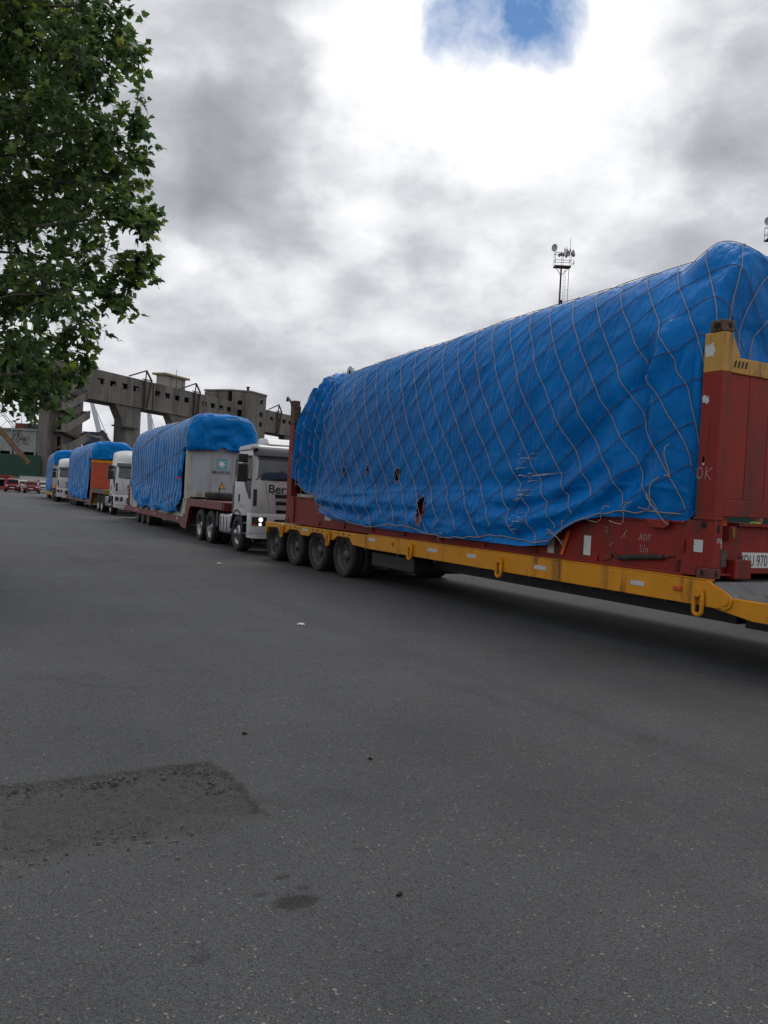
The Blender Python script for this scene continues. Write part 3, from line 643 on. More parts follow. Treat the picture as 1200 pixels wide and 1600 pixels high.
colsA = [['box_grey', 'box_blue', 'box_grey', 'box_navy', 'box_grey', 'box_red'], ['box_navy', 'box_grey', 'box_blue', 'box_grey', 'box_navy', 'box_navy'], ['box_grey', 'box_red', 'box_grey', 'box_navy', 'box_red', 'box_navy']]
dR = Vector((math.cos(YAW), -math.sin(YAW), 0))
for c, colm in enumerate(colsA):
    for k, mt in enumerate(colm):
        P = Vector((22.3, 229, 0)) + dR * (c * 2.5) + Vector((0, 0, k * 2.6))
        container(mt, P, -YAW, f"{mt[4:]} shipping container, {TIER[k]} tier and {COLN[c]} stack, behind the grey building", 'containers stacked left of the stair tower')
colsB = [['box_grey', 'box_red', 'box_grey', 'box_green', 'box_navy', 'box_blue'], ['box_red', 'box_grey', 'box_navy', 'box_red', 'box_blue', 'box_navy'], ['box_grey', 'box_navy', 'box_red', 'box_grey', 'box_red'], ['box_blue', 'box_grey', 'box_green', 'box_navy', 'box_grey'], ['box_grey', 'box_blue', 'box_grey', 'box_red', 'box_green']]
for c, colm in enumerate(colsB):
    for k, mt in enumerate(colm):
        P = Vector((40.6, 241.6, 0)) + dR * (c * 2.5) + Vector((0, 0, k * 2.6))
        container(mt, P, -YAW, f"{mt[4:]} shipping container, {TIER[k]} tier and {COLN[c]} stack, beyond the first gallery pier", 'containers stacked beyond the gallery')
# distant port cranes
def far_crane(label, a, b):
    c = thing('port_crane', label, 'crane', (0, 0, 0), group='distant port cranes')
    mb = MB(); mb.tube([a, b], [1.6, 2.6], 4); mb.build('boom', 'crane_hazed', c)
    mb = MB(); mb.box(b[0] - 4, b[0] + 4, b[1] - 4, b[1] + 4, 0, b[2] + 1); mb.build('tower', 'crane_hazed', c)
    mb = MB(); mb.tube([a, (b[0] + 6, b[1], b[2] + 2)], [.35, .35], 4); mb.build('stay', 'crane_hazed', c)
far_crane('pale distant crane jib seen between the stair tower and first pier', (110, 628, 62), (120, 622, 24))
far_crane('pale distant crane jib seen right of the first pier', (146.5, 608, 58), (150, 606, 24))

# ================================================================== TELECOM MASTS
def telecom(label, base, h, s=1., flip=1):
    t = thing('telecom_mast', label, 'mast', base, R(-30), 'telecom masts beyond the convoy'); t.scale = (.72, .72, 1)
    mb = MB(); 
    mb.cyl((0, 0, 0), (0, 0, h - 1.9), .16, .13, 10); mb.build('pole', 'mast_red', t)
    mb = MB()
    for x in (.45, .72): mb.cyl((x, .2, 0), (x, .2, h - 1.8), .022, n=5)
    for z in np.arange(1, h - 2, .32): mb.bar((.45, .2, z), (.72, .2, z), .03)
    mb.build('ladder', 'mast_white', t)
    mb = MB(); mb.cyl((1.15, .25, 0), (1.15, .25, h - 1.7), .05, n=6)
    for z in np.arange(2, h - 2, 2.2): mb.bar((.72, .2, z), (1.15, .25, z), .03)
    mb.build('conduit', 'mast_white', t)
    zp = h - 1.7
    mb = MB()
    for a, b_ in (((-1.0, -.6), (1.25, -.6)), ((-1.0, .6), (1.25, .6)), ((-1.0, -.6), (-1.0, .6)), ((1.25, -.6), (1.25, .6)), ((.1, -.6), (.1, .6)), ((-.5, -.6), (-.5, .6)), ((.7, -.6), (.7, .6))): mb.bar((*a, zp), (*b_, zp), .11)
    mb.box(-.95, 1.2, -.55, .55, zp - .03, zp + .01)
    mb.build('platform', 'mast_red', t)
    mb = MB()
    for x in (-1, .1, 1.25):
        for y in (-.6, .6): mb.bar((x, y, zp), (x, y, zp + 1.35), .05)
    for z in (zp + .6, zp + 1.35):
        for y in (-.6, .6): mb.bar((-1, y, z), (1.25, y, z), .045)
        for x in (-1, 1.25): mb.bar((x, -.6, z), (x, .6, z), .045)
    mb.bar((-1, -.6, zp - .05), (0, 0, zp - .9), .06); mb.bar((1.1, -.6, zp - .05), (0, 0, zp - .9), .06)
    mb.build('railing', 'antenna_dark', t)
    def dish(c, r, d):
        d = Vector(d).normalized(); x = d.orthogonal().normalized(); y = d.cross(x); P = []
        for i in range(5):
            rr = r * i / 4 + .001; P.append([Vector(c) + (x * math.cos(2 * math.pi * k / 14) + y * math.sin(2 * math.pi * k / 14)) * rr + d * (.35 * rr * rr / r) for k in range(15)])
        P += [[Vector(c) + (x * math.cos(2 * math.pi * k / 14) + y * math.sin(2 * math.pi * k / 14)) * r * .8 - d * .15 for k in range(15)], [Vector(c) - d * .3 + (x * math.cos(2 * math.pi * k / 14) + y * math.sin(2 * math.pi * k / 14)) * .08 for k in range(15)]]
        MB().grid(P).build('dish', 'dish_grey', t, smooth=True)
    dish((-1.2, -.6, zp + 1.75), .42, (-.35, -1, .12)); dish((.75, -.2, zp + 1.35), .33, (.3, -1, .0)); dish((1.6, .1, zp + 1.45), .38, (1, .1, .4))
    for x, y, a in ((-.5, -.65, .9), (-.2, -.6, 1.0), (.1, -.62, .95), (.5, -.6, .85)):
        mb = MB(); mb.box(x - .12, x + .12, y - .15, y + .1, zp + a, zp + a + .3); mb.build('antenna_box', 'antenna_dark', t)
    for x, y, a, b_ in ((.45, .3, 1.3, 2.1), (.75, .4, 1.3, 2.2), (1.2, .3, 1.3, 3.0)):
        mb = MB(); mb.cyl((x, y, zp + a), (x, y, zp + b_), .03, n=5); mb.cyl((x, y, zp + a + .35), (x, y, zp + a + .65), .1, n=7); mb.build('whip_antenna', 'antenna_dark', t)
    mb = MB(); mb.bar((1.25, -.6, zp + .2), (1.75, -.6, zp + .35), .05); mb.bar((1.6, -.6, zp + .1), (1.6, -.6, zp + .7), .07); mb.build('side_arm', 'antenna_dark', t)
    mb = MB(); mb.box(.1, .4, -.25, 0, h - 5.5, h - 5.1); mb.build('junction_box', 'antenna_dark', t)
telecom('red telecom mast with dishes and ladder above the middle of the big tarpaulin', (57.35, 66.9, 0), 28.0)
telecom('telecom mast with a grey dish cut off at the right edge', (76.55, 56.6, 0), 32.0)
gh = thing('green_fence', 'dark green fence glimpsed under the end wall beyond the nearest load', 'fence', (17.5, 2, 0))
for k in range(14):
    mb = MB(); mb.box(0, .08, k * 2, k * 2 + 1.97, 0, 2.6); mb.build('panel', 'hoarding_green', gh)

# ================================================================== CARS
def car(label, loc, rz, mat, suv=False):
    t = thing('parked_car', label, 'car', loc, rz, 'cars parked beyond the convoy')
    L, W, H = 4.2, 1.76, 1.62 if suv else 1.46
    st = [(-2.1, .45, .78, .78), (-2.0, .3, .92, .84), (-1.2, .28, .98, .88), (-.75, .28, 1.02, .88), (0, .28, 1.03, .88), (.8, .28, 1.05, .88), (1.6, .28, 1.06, .86), (2.0, .32, 1.0, .82), (2.1, .45, .85, .74)]
    P = []
    for y, zb, zt, hw in st: P.append([(x * hw, y, z) for x, z in ((-.92, zb), (-1, zb + .2), (-1, zt - .22), (-.94, zt - .05), (-.8, zt), (0, zt + .015), (.8, zt), (.94, zt - .05), (1, zt - .22), (1, zb + .2), (.92, zb), (-.92, zb))])
    mb = MB(); mb.grid(P); mb.add(P[0][:-1], [tuple(range(11))]); mb.add(P[-1][:-1], [tuple(range(11))]); mb.build('body', mat, t, smooth=True)
    cab = [(-.95, 1.0, .80), (-.35, H - .06, .64), (.2, H, .63), (1.0, H - .03, .62), (1.35, H - .12, .62), (1.9, 1.02, .76)]
    mb = MB(); mb.grid([[(-hw, y, 1.0), (-hw * (.98), y, z), (-hw * .8, y, z + .035), (hw * .8, y, z + .035), (hw * .98, y, z), (hw, y, 1.0)] for y, z, hw in cab]); mb.build('roof', mat, t, smooth=True)
    mb = MB(); mb.add([(-.70, -.93, 1.06), (.70, -.93, 1.06), (.58, -.44, H - .10), (-.58, -.44, H - .10)], [(0, 1, 2, 3)])
    w2 = MB(); w2.add([(-.64, 1.89, 1.10), (.64, 1.89, 1.10), (.54, 1.46, H - .16), (-.54, 1.46, H - .16)], [(0, 1, 2, 3)]); 
    
    for nm_, mm_, dy in (('windscreen', mb, -.03), ('rear_window', w2, .04)):
        mm_.v = [(x, y + dy, z) for x, y, z in mm_.v]; mm_.build(nm_, 'window_glass', t)
    for s in (-1, 1):
        mb = MB(); mb.add([(s * .785, -.75, 1.07), (s * .785, 1.6, 1.08), (s * .66, 1.25, H - .12), (s * .66, -.3, H - .1)], [(0, 1, 2, 3)]); mb.build('side_window', 'window_glass', t)
        for y in (-1.3, 1.28):
            mb = MB(); mb.lathe([(.02, -.1), (.2, -.1), (.31, -.1), (.32, 0), (.31, .1), (.2, .1), (.02, .1)], (s * .78, y, .32), 'x', 18); mb.build('wheel', 'rubber', t, smooth=True)
        mb = MB(); mb.box(s * .62 - .14, s * .62 + .14, -2.13, -1.98, .68, .84); mb.build('headlight', 'reflective_tape', t)
        mb = MB(); mb.box(s * .66 - .12, s * .66 + .12, 1.96, 2.1, .8, 1.0); mb.build('tail_light', 'tail_red', t)
        mb = MB(); mb.box(s * .92 - .1, s * .92 + .1, -.75, -.6, 1.0, 1.16); mb.build('mirror', mat, t)
    mb = MB(); mb.box(-.26, .26, -2.14, -2.11, .5, .62); mb.build('licence_plate', 'sticker_white', t)
    mb = MB(); mb.box(-.5, .5, -2.125, -2.0, .66, .76); mb.build('grille', 'plastic_black', t)
car('dark red hatchback parked left of the other red car, by the red kiosk', (11.0, 112.5, 0), R(-8), 'car_red', True)
car('red saloon car parked in front of the low white wall', (12.85, 109.5, 0), R(-10), 'car_red')
car('silver car parked between and behind the two red cars', (13.1, 121.5, 0), R(-8), 'car_silver')
car('pale silver car half hidden by the rear of the last trailer', (15.7, 121, 0), R(-6), 'car_silver')

# ================================================================== WHEELS
WC = {}
def wheel(parent, x, y, rad, style='grey', right=False, inner=False, name='wheel', width=.27):
    """x = outer face; outer face looks to -x, mirrored on the right-hand side"""
    key = (rad, style, inner, width)
    if key not in WC:
        r, w = rad, width
        prof = [(r*.64, .03), (r*.68, .0), (r*.80, -.012), (r*.93, .0), (r*.985, .035)]
        for k in range(5):
            a = .045 + (w - .09) * k / 5; b_ = a + (w - .09) / 5
            prof += [(r, a), (r, b_ - .012), (r - .014, b_ - .011), (r - .014, b_ - .001)]
        prof += [(r*.985, w - .035), (r*.93, w), (r*.80, w + .012), (r*.60, w)]
        t = MB(); t.lathe(prof, (0, 0, 0), 'x', 40); o = t.build(name, 'rubber', None, smooth=True)
        m = {'grey': 'wheel_grey', 'chrome': 'chrome', 'hub': 'chrome'}[style]
        d = MB()
        if style == 'hub':      # steer wheel: dome towards the outside
            d.lathe([(r*.62, .02), (r*.60, .05), (r*.5, .09), (r*.42, .05), (r*.30, .02), (r*.22, .0), (r*.2, -.05), (r*.12, -.07), (.003, -.075)], (0, 0, 0), 'x', 30)
        else:                   # deep dish
            d.lathe([(r*.66, .02), (r*.645, .018), (r*.60, .04), (r*.57, .12), (r*.40, .15), (r*.24, .14), (r*.22, .08), (r*.16, .055), (.003, .05)], (0, 0, 0), 'x', 30)
        rim = d.build('rim', m, o, smooth=True)
        if not inner:
            bb = MB(); rr = r * (.27 if style == 'hub' else .31)
            for k in range(10):
                a = 2 * math.pi * k / 10; xx = .0 if style == 'hub' else .14
                bb.cyl((xx - .03, rr * math.cos(a), rr * math.sin(a)), (xx + .03, rr * math.cos(a), rr * math.sin(a)), .014, n=6)
            bb.build('wheel_nut', m, rim)
            hh = MB(); rr = r * .44
            for k in range(8):
                a = 2 * math.pi * (k + .5) / 8; xx = .055 if style == 'hub' else .138
                hh.lathe([(.003, 0), (r * .062, 0), (r * .062, .004)], (xx - .004, rr * math.cos(a), rr * math.sin(a)), 'x', 10)
            hh.build('vent_hole', 'hole_black', rim)
        WC[key] = o; o.parent = parent
    else:
        o = copy_part(WC[key], parent)
    o.location = (x, y, rad - .012); o.scale = (-1 if right else 1, 1, 1); o.rotation_euler = (random.uniform(0, 6.28), 0, 0)
    return o
def dual(parent, y, rad, style, W=2.44, width=.25, x0=.03):
    wheel(parent, x0, y, rad, style, width=width); wheel(parent, x0 + width + .04, y, rad, style, inner=True, width=width)
    wheel(parent, W - x0, y, rad, style, right=True, width=width); wheel(parent, W - x0 - width - .04, y, rad, style, right=True, inner=True, width=width)
    MB().cyl((.5, y, rad), (W - .5, y, rad), .07, n=8).build('axle', 'black_steel', parent)

# ================================================================== NEAREST TRAILER (yellow)
U1 = (7.776, 6.282, 0)
tr = thing('lowbed_trailer', 'yellow four-axle lowbed trailer carrying the nearest blue load', 'trailer', U1)
def beam_poly():
    p = [(-.02, .935), (13.28, .935), (13.28, .66), (13.2, .66), (13.15, .80)]
    for c in (12.12, 10.86, 9.60, 8.40):
        p += [(c + .38, .83), (c + .22, .735), (c - .18, .735), (c - .36, .83)] if c > 8.5 else [(c + .30, .83), (c + .14, .70)]
    p += [(7.8, .672), (.0, .655), (-.02, .66)]
    return p
for x0, x1 in ((-.06, .02), (2.42, 2.5)):
    MB().prism(beam_poly(), 'x', x0, x1).build('side_beam', 'yellow_paint', tr, bevel=.008)
    MB().box(min(x0, x1) + .004 if x0 < 0 else x0 - .05, (x1 + .05) if x0 < 0 else x1 - .004, .0, 7.9, .94, .955).build('top_flange', 'yellow_paint', tr)
for k, y in enumerate((11.45, 10.2, 8.95)):
    m_ = MB()
    for d in (-.25, 0, .25): m_.lathe([(.001, 0), (.022, 0), (.022, .003)], (-.0635, y + d, .885), 'x', 8)
    m_.build('bolt_hole', 'hole_black', tr)
MB().box(.03, 2.41, -.02, 13.25, .86, .925).build('deck', 'deck_plate', tr)
for x in (.62, 1.55): MB().box(x, x + .24, .1, 13.0, .42, .855).build('chassis_beam', 'black_steel', tr)
for y in np.arange(.6, 13, 1.25): MB().box(.03, .61, y, y + .1, .62, .855).build('cross_member', 'black_steel', tr)
MB().box(.2, 2.2, 6.6, 8.2, .32, .6).build('air_tank_box', 'black_steel', tr, bevel=.03)
WY = [12.87, 11.61, 10.35, 9.09]
for y in WY: dual(tr, y, .47, 'grey', x0=.02)
MB().box(.0, .6, 13.30, 13.32, .22, .8).build('mud_flap', 'rubber', tr); MB().box(1.84, 2.44, 13.30, 13.32, .22, .8).build('mud_flap', 'rubber', tr)
def ring(y, z, h=.26, w=.115, r=.026):
    mb = MB(); pts = []
    for k in range(16):
        a = 2 * math.pi * k / 16; pts.append((-.10, y + w * .5 * math.cos(a), z - h * .45 + (h * .5 - w * .5) * (1 if math.sin(a) > 0 else -1) * (0 if abs(math.sin(a)) < 1e-6 else 1) + w * .5 * math.sin(a)))
    mb.tube(pts, r, 8, closed=True); o = mb.build('lashing_ring', 'yellow_paint', tr, smooth=True)
    MB().cyl((-.13, y, z + .005), (-.058, y, z + .005), .05, n=12).build('ring_boss', 'yellow_paint', o)
for y, z in ((12.12, .875), (9.60, .86), (6.28, .865), (3.71, .835), (.07, .80)): ring(y, z)
for y, z, w in ((10.86, .865, .3), (7.75, .86, .27), (5.6, .83, .29), (4.47, .83, .24), (2.81, .81, .25), (1.01, .80, .22)):
    MB().box(-.0635, -.0605, y - w / 2, y + w / 2, z - .028, z + .028).build('reflector_strip', 'reflective_tape', tr)
MB().box(-.085, -.061, .33, .45, .785, .84).build('marker_lamp', 'lamp_orange', tr, bevel=.01)
MB().cyl((-.08, 6.94, .84), (-.061, 6.94, .84), .035, n=12).build('marker_lamp', 'lamp_orange', tr)
# hinge and lower front platform
pl = [(-.02, .934), (-.06, .934)]
for k in range(9):
    a = R(70 - k * 25); pl.append((-.26 - .10 * math.sin(a - R(90)) * 0 - .095 * math.cos(a) * 1, .745 + .095 * math.sin(a)))
pl += [(-.2, .655), (-.02, .656)]
MB().prism(pl, 'x', -.085, -.061).build('hinge_plate', 'yellow_paint', tr, bevel=.006)
MB().cyl((-.10, -.265, .75), (-.0855, -.265, .75), .055, n=20).build('hinge_pin', 'yellow_paint', tr, bevel=.004)
for x0, x1 in ((-.06, .02), (2.42, 2.5)):
    MB().prism([(-.021, .80), (-.28, .785), (-4.6, .785), (-4.6, .56), (-.6, .575), (-.021, .66)], 'x', x0, x1).build('front_arm', 'yellow_paint', tr, bevel=.008)
MB().box(.03, 2.41, -4.6, -.03, .70, .765).build('front_deck', 'front_plate', tr)
MB().prism([(-.021, .925), (-.021, .86), (-.30, .70), (-.32, .7655), (-.29, .772)], 'x', .03, 2.41).build('hinge_deck', 'front_plate', tr)
MB().box(.6, 1.84, -4.6, -.03, .4, .695).build('front_spine', 'black_steel', tr)
MB().prism([(-4.61, .45), (-4.61, .785), (-5.4, 1.38), (-8.4, 1.38), (-8.4, 1.12), (-5.6, 1.1), (-5.2, .45)], 'x', .3, 2.14).build('gooseneck', 'yellow_paint', tr, bevel=.02)

# ================================================================== FLAT RACKS
def flat_rack(label, loc, rz, red, wall, band, cast, near=False, gap=.004, farmats=None, group='flat rack containers on the trailers'):
    t = thing('flat_rack_container', label, 'container', loc, rz, group)
    W, L, H = 2.438, 12.19, 2.896
    for x0, s in ((.05, 1), (W - .05, -1)):       # side girders: web and flanges
        xa, xb = sorted((x0, x0 + s * .012)); xf0, xf1 = sorted((x0 - s * .022, x0 + s * .1))
        MB().box(xa, xb, .42, L - .42, .041, .599).build('girder_web', red, t)
        m_ = MB().box(xf0, xf1, .42, L - .42, .6, .63); m_.box(xf0, xf1, .42, L - .42, 0, .04); m_.build('girder_flange', red, t, bevel=.006)
        for y in np.arange(1.8, L - 1.5, 1.22): MB().prism([(xa - .045, .041), (xa - .002, .041), (xa - .002, .16)] if s > 0 else [(xb + .045, .041), (xb + .002, .041), (xb + .002, .16)], 'y', y, y + .02).build('lashing_bracket', red, t)
    MB().box(.07, W - .07, .3, L - .3, .5, .595).build('floor', 'deck_plate', t)
    for fy in (lambda y: y, lambda y: L - y):
        nearend = fy(0) == 0
        if not nearend and farmats: red, band = farmats
        for left in (1, 0):
            fx = (lambda x: x) if left else (lambda x: W - x)
            def bx(mb, x0, x1, y0, y1, z0, z1):
                xs = sorted((fx(x0), fx(x1))); ys = sorted((fy(y0), fy(y1))); return mb.box(*xs, *ys, z0, z1)
            bx(MB(), .004, .162, .004, .27, 1.0 - .33, 2.32).build('corner_post', red, t, bevel=.012)
            bx(MB(), .004, .162, .004, .27, 2.321, H - .13).build('post_top', band, t, bevel=.012)
            bx(MB(), 0, .165, 0, .29, .655, .69).build('post_foot', red, t, bevel=.01)
            c = bx(MB(), -.004, .166, 0, .2, H - .13, H).build('corner_casting', cast[0], t, bevel=.012)
            def oval(par, face, a, z, w, h):
                pts = []
                for k in range(16):
                    an = 2 * math.pi * k / 16; u = w * .5 * math.cos(an); v = h * .5 * math.sin(an); pts.append((u, v))
                if face == 'side':
                    xx = sorted((fx(-.0075), fx(-.0045))); MB().prism([(fy(a) + u, z + v) for u, v in pts], 'x', *xx).build('casting_hole', 'hole_black', par)
                else:
                    yy = sorted((fy(-.0035), fy(-.0005))); MB().prism([(fx(a) + u, z + v) for u, v in pts], 'y', *yy).build('casting_hole', 'hole_black', par)
            oval(c, 'side', .10, H - .065, .10, .07); oval(c, 'end', .083, H - .065, .05, .075)
            c = bx(MB(), -.004, .166, 0, .2, 0, .12).build('corner_casting', cast[1], t, bevel=.012)
            oval(c, 'side', .12, .06, .045, .07); oval(c, 'end', .083, .06, .045, .07)
            # lower hinge block with bevelled web
            m_ = MB(); x_ = sorted((fx(.012), fx(.06))); m_.prism([(fy(.0), .121), (fy(.0), .654), (fy(.38), .654), (fy(.38), .62), (fy(.44), .50), (fy(.44), .02), (fy(.22), .02), (fy(.22), .121)], 'x', *x_); m_.build('post_base', red, t, bevel=.006)
            m_ = MB(); bx(m_, .03, .16, .012, .12, .122, .40); bx(m_, .03, .16, .002, .12, .46, .64); m_.build('hinge_block', red, t, bevel=.008)
            if nearend:
                b_ = MB(); pts = [(.07 * math.cos(2 * math.pi * k / 12) * .7, .045 * math.sin(2 * math.pi * k / 12)) for k in range(12)]
                MB().prism([(fy(.14) + u * .8, .60 + v) for u, v in pts], 'x', *sorted((fx(.0085), fx(.0115)))).build('hinge_slot', 'hole_black', t)
                MB().prism([(fx(.085) + u * .45, .565 + v * 1.3) for u, v in pts], 'y', -.0015, .0015).build('hinge_slot', 'hole_black', t)
            # gusset
            ys = sorted((fy(.03), fy(.055)))
            MB().prism([(fx(.163), 2.5), (fx(.163), H - .13), (fx(.185), H - .15), (fx(.33), 2.51)], 'y', *ys).build('gusset', band, t, bevel=.004)
        ys = sorted((fy(.01), fy(.13)))
        MB().box(.163, W - .163, *ys, 2.321, 2.50).build('top_rail', band, t, bevel=.01)
        MB().box(.163, W - .163, *ys, .705, .90).build('lower_rail', red, t, bevel=.01)
        n = 6; w = (W - .33) / n; ys = sorted((fy(.035), fy(.075)))
        for k in range(n): MB().box(.165 + k * w + gap, .165 + (k + 1) * w - gap, *ys, .90, 2.32).build('wall_panel', wall, t, bevel=gap * 1.5)
        ys = sorted((fy(.0755), fy(.10))); MB().box(.165, W - .165, *ys, .905, 2.315).build('wall_backing', red, t)
        # end sill under the wall
        ys = sorted((fy(.12), fy(.30))); MB().box(.17, W - .17, *ys, .05, .60).build('end_sill', red, t, bevel=.01)
        ys = sorted((fy(.05), fy(.3))); MB().box(.50, W - .5, *ys, .601, .64).build('sill_flange', red, t, bevel=.006)
        for x in (.38, W - .66):
            ys = sorted((fy(-.02), fy(.119))); MB().box(x, x + .28, *ys, .0, .22).build('stacking_pocket', red, t, bevel=.012)
            ys = sorted((fy(.03), fy(.119))); MB().box(x - .2, x + .3, *ys, -.0 + .035, .06).build('pocket_web', red, t)
    return t
rk = flat_rack('red flat rack with yellow-topped end posts on the yellow trailer', (U1[0], U1[1], .955), 0, 'rack_red', 'rack_red_wall', 'rack_yellow', ('casting_rust', 'casting_red'), farmats=('rack_red', 'casting_rust'))
# details only the nearest rack shows
for k in range(4):
    x = .19 + k * .062; MB().prism([(x, 2.385), (x + .03, 2.385), (x + .052, 2.46), (x + .022, 2.46)], 'y', .006, .0095).build('warning_stripe', 'ink_black', rk)
def side_sticker(y, z, w, h, mat='sticker_white', x=.0115, name='sticker', jag=0):
    pts = [(y - w/2, z - h/2), (y + w/2, z - h/2), (y + w/2, z + h/2), (y - w/2, z + h/2)]
    if jag:
        pts = []
        for a, b_ in (((-1, -1), (1, -1)), ((1, -1), (1, 1)), ((1, 1), (-1, 1)), ((-1, 1), (-1, -1))):
            for k in range(5):
                u = a[0] + (b_[0] - a[0]) * k / 5; v = a[1] + (b_[1] - a[1]) * k / 5; pts.append((y + u * w / 2 * random.uniform(1 - jag, 1), z + v * h / 2 * random.uniform(1 - jag, 1)))
    MB().prism(pts, 'x', x - .0025, x).build(name, mat, rk)
side_sticker(2.02, .23, .13, .26, x=.0485); side_sticker(2.74, .17, .13, .2, x=.0485); side_sticker(.2, .36, .125, .14); side_sticker(9.95, .24, .3, .15, x=.0485)
side_sticker(.19, 2.57, .15, .17, x=.0035, jag=.4); side_sticker(.21, 2.02, .11, .11, x=.0035, jag=.5); side_sticker(.19, 1.32, .03, .12, x=.0035, jag=.4)
side_sticker(.18, 1.55, .07, .5, 'rack_red_wall', x=.0035, name='faded_sticker')
def chalk(strokes, x, y, z, s, w=.006):
    m_ = MB()
    for st in strokes:
        for (a, b_), (c, d) in zip(st, st[1:]):
            dx, dz = c - a, d - b_; l = math.hypot(dx, dz) or 1; nx, nz = -dz / l * w / s * .5, dx / l * w / s * .5
            # letters read left to right seen from -x: local y decreases to the right
            m_.add([(x, y - (a + nx) * s, z + (b_ + nz) * s), (x, y - (c + nx) * s, z + (d + nz) * s), (x, y - (c - nx) * s, z + (d - nz) * s), (x, y - (a - nx) * s, z + (b_ - nz) * s)], [(0, 1, 2, 3)])
    m_.build('chalk_mark', 'chalk', rk)
chalk([[(0, .2), (.1, 0), (.5, .1), (.6, .6), (.4, 1), (.1, .9), (0, .4), (.2, .1)], [(.9, 0), (1.0, 1.05)], [(1.6, 1), (.95, .5), (1.5, -.1)]], .002, .27, 1.12, .13)
chalk([[(0, 0), (.25, .8), (.45, 0)], [(.1, .3), (.4, .35)], [(.6, .7), (.9, .8), (.65, .1), (.95, .05)], [(1.15, .0), (1.2, .8)], [(1.4, .75), (1.9, .75)], [(1.4, .75), (1.4, .4), (1.65, .42), (1.6, .05)]], .0485, 1.12, .36, .10)
chalk([[(.3, .9), (0, .85), (0, .5), (.25, .45), (.2, 0), (0, .05)], [(.5, -.2), (.8, 1)], [(.95, 0), (1.0, .6)], [(1.2, .6), (1.45, .5), (1.25, .3), (1.45, .1), (1.2, 0)]], .0485, 1.10, .22, .09)
chalk([[(0, 0), (.9, 1.2)], [(.6, .9), (.5, .2)]], .0485, 1.42, .36, .10); chalk([[(0, .0), (.6, .6)]], .0485, 1.62, .25, .1); chalk([[(0, .3), (.5, .5), (.4, 0)], [(.1, .9), (.6, .8)]], .0485, 1.72, .4, .1, .004)
m_ = MB(); m_.cyl((.02, .70, .19), (.02, 1.42, .12), .032, n=12); m_.build('tension_bar', 'rubber', rk, smooth=True)
m_ = MB(); m_.tube([(.02, .70, .19), (.02, .64, .2), (.03, .6, .22), (.045, .56, .21)], .013, 6); m_.tube([(.02, 1.42, .12), (.02, 1.48, .13), (.03, 1.52, .18), (.045, 1.58, .10), (.045, 1.72, .06)], .013, 6); m_.build('bar_hook', 'casting_red', rk, smooth=True)
m_ = MB(); m_.tube([(.045, .48, .05), (.01, .5, .06), (.01, .5, .16), (.045, .48, .18)], .014, 6); m_.tube([(.0, .40, .28), (-.01, .40, .3), (-.01, .40, .4), (.0, .40, .42)], .018, 6); m_.build('lashing_eye', 'rack_red', rk, smooth=True)
MB().prism([(.60, .632), (.62, .55), (.66, .53), (.88, .53), (.92, .56), (.95, .632)], 'x', -.04, -.002).build('stake_pocket', 'rack_red', rk, bevel=.01)
# end sill plates and number
MB().box(.215, .30, .1165, .1195, .34, .56).build('sign_plate', 'sticker_white', rk); text_part('sign_text', '0', .2, 'ink_red', rk, (.222, .1155, .39), (1, 0, 0), (0, 0, 1), sx=.55)
MB().box(.168, .25, .006, .0095, .14, .33).build('grey_plate', 'deck_plate', rk)
MB().box(.30, .42, .02, .118, .44, .60).build('lock_bracket', 'rack_red', rk, bevel=.01); MB().box(.33, .36, -.005, .019, .47, .58).build('lock_pin', 'rack_yellow', rk, bevel=.006)
MB().box(.66, 1.36, .113, .119, .12, .30).build('number_plate', 'sticker_white', rk); text_part('plate_text', 'MDU 970', .185, 'ink_black', rk, (.585, .1115, .143), (1, 0, 0), (0, 0, 1), sx=.72)
# bent pipe bracket at the far post
m_ = MB(); m_.tube([(.1, 12.25, 2.80), (.1, 12.45, 2.92), (.1, 12.62, 3.02), (.1, 12.0, 3.13), (.1, 11.75, 3.02)][:3] + [(.12, 12.7, 2.95)], .03, 6); m_.build('pipe_bracket', 'casting_red', rk)

# orange lashing straps
s_ = thing('lashing_strap', 'short orange lashing strap slanting off the red girder near the tarpaulin edge', 'strap', U1, group='orange lashing straps')
MB().prism([(2.46, 1.02), (2.52, 1.02), (2.40, 1.36), (2.33, 1.36)], 'x', .025, .03).build('webbing', 'strap_orange', s_)
s_ = thing('lashing_strap', 'orange lashing strap hanging under the near red end wall', 'strap', U1, group='orange lashing straps')
MB().prism([(.26, 1.68), (.40, 1.68), (.40, 1.56), (.36, 1.50), (.33, 1.56)], 'y', .14, .146).build('webbing', 'strap_orange', s_); MB().box(.34, .40, .13, .139, 1.49, 1.55).build('hook', 'casting_red', s_)

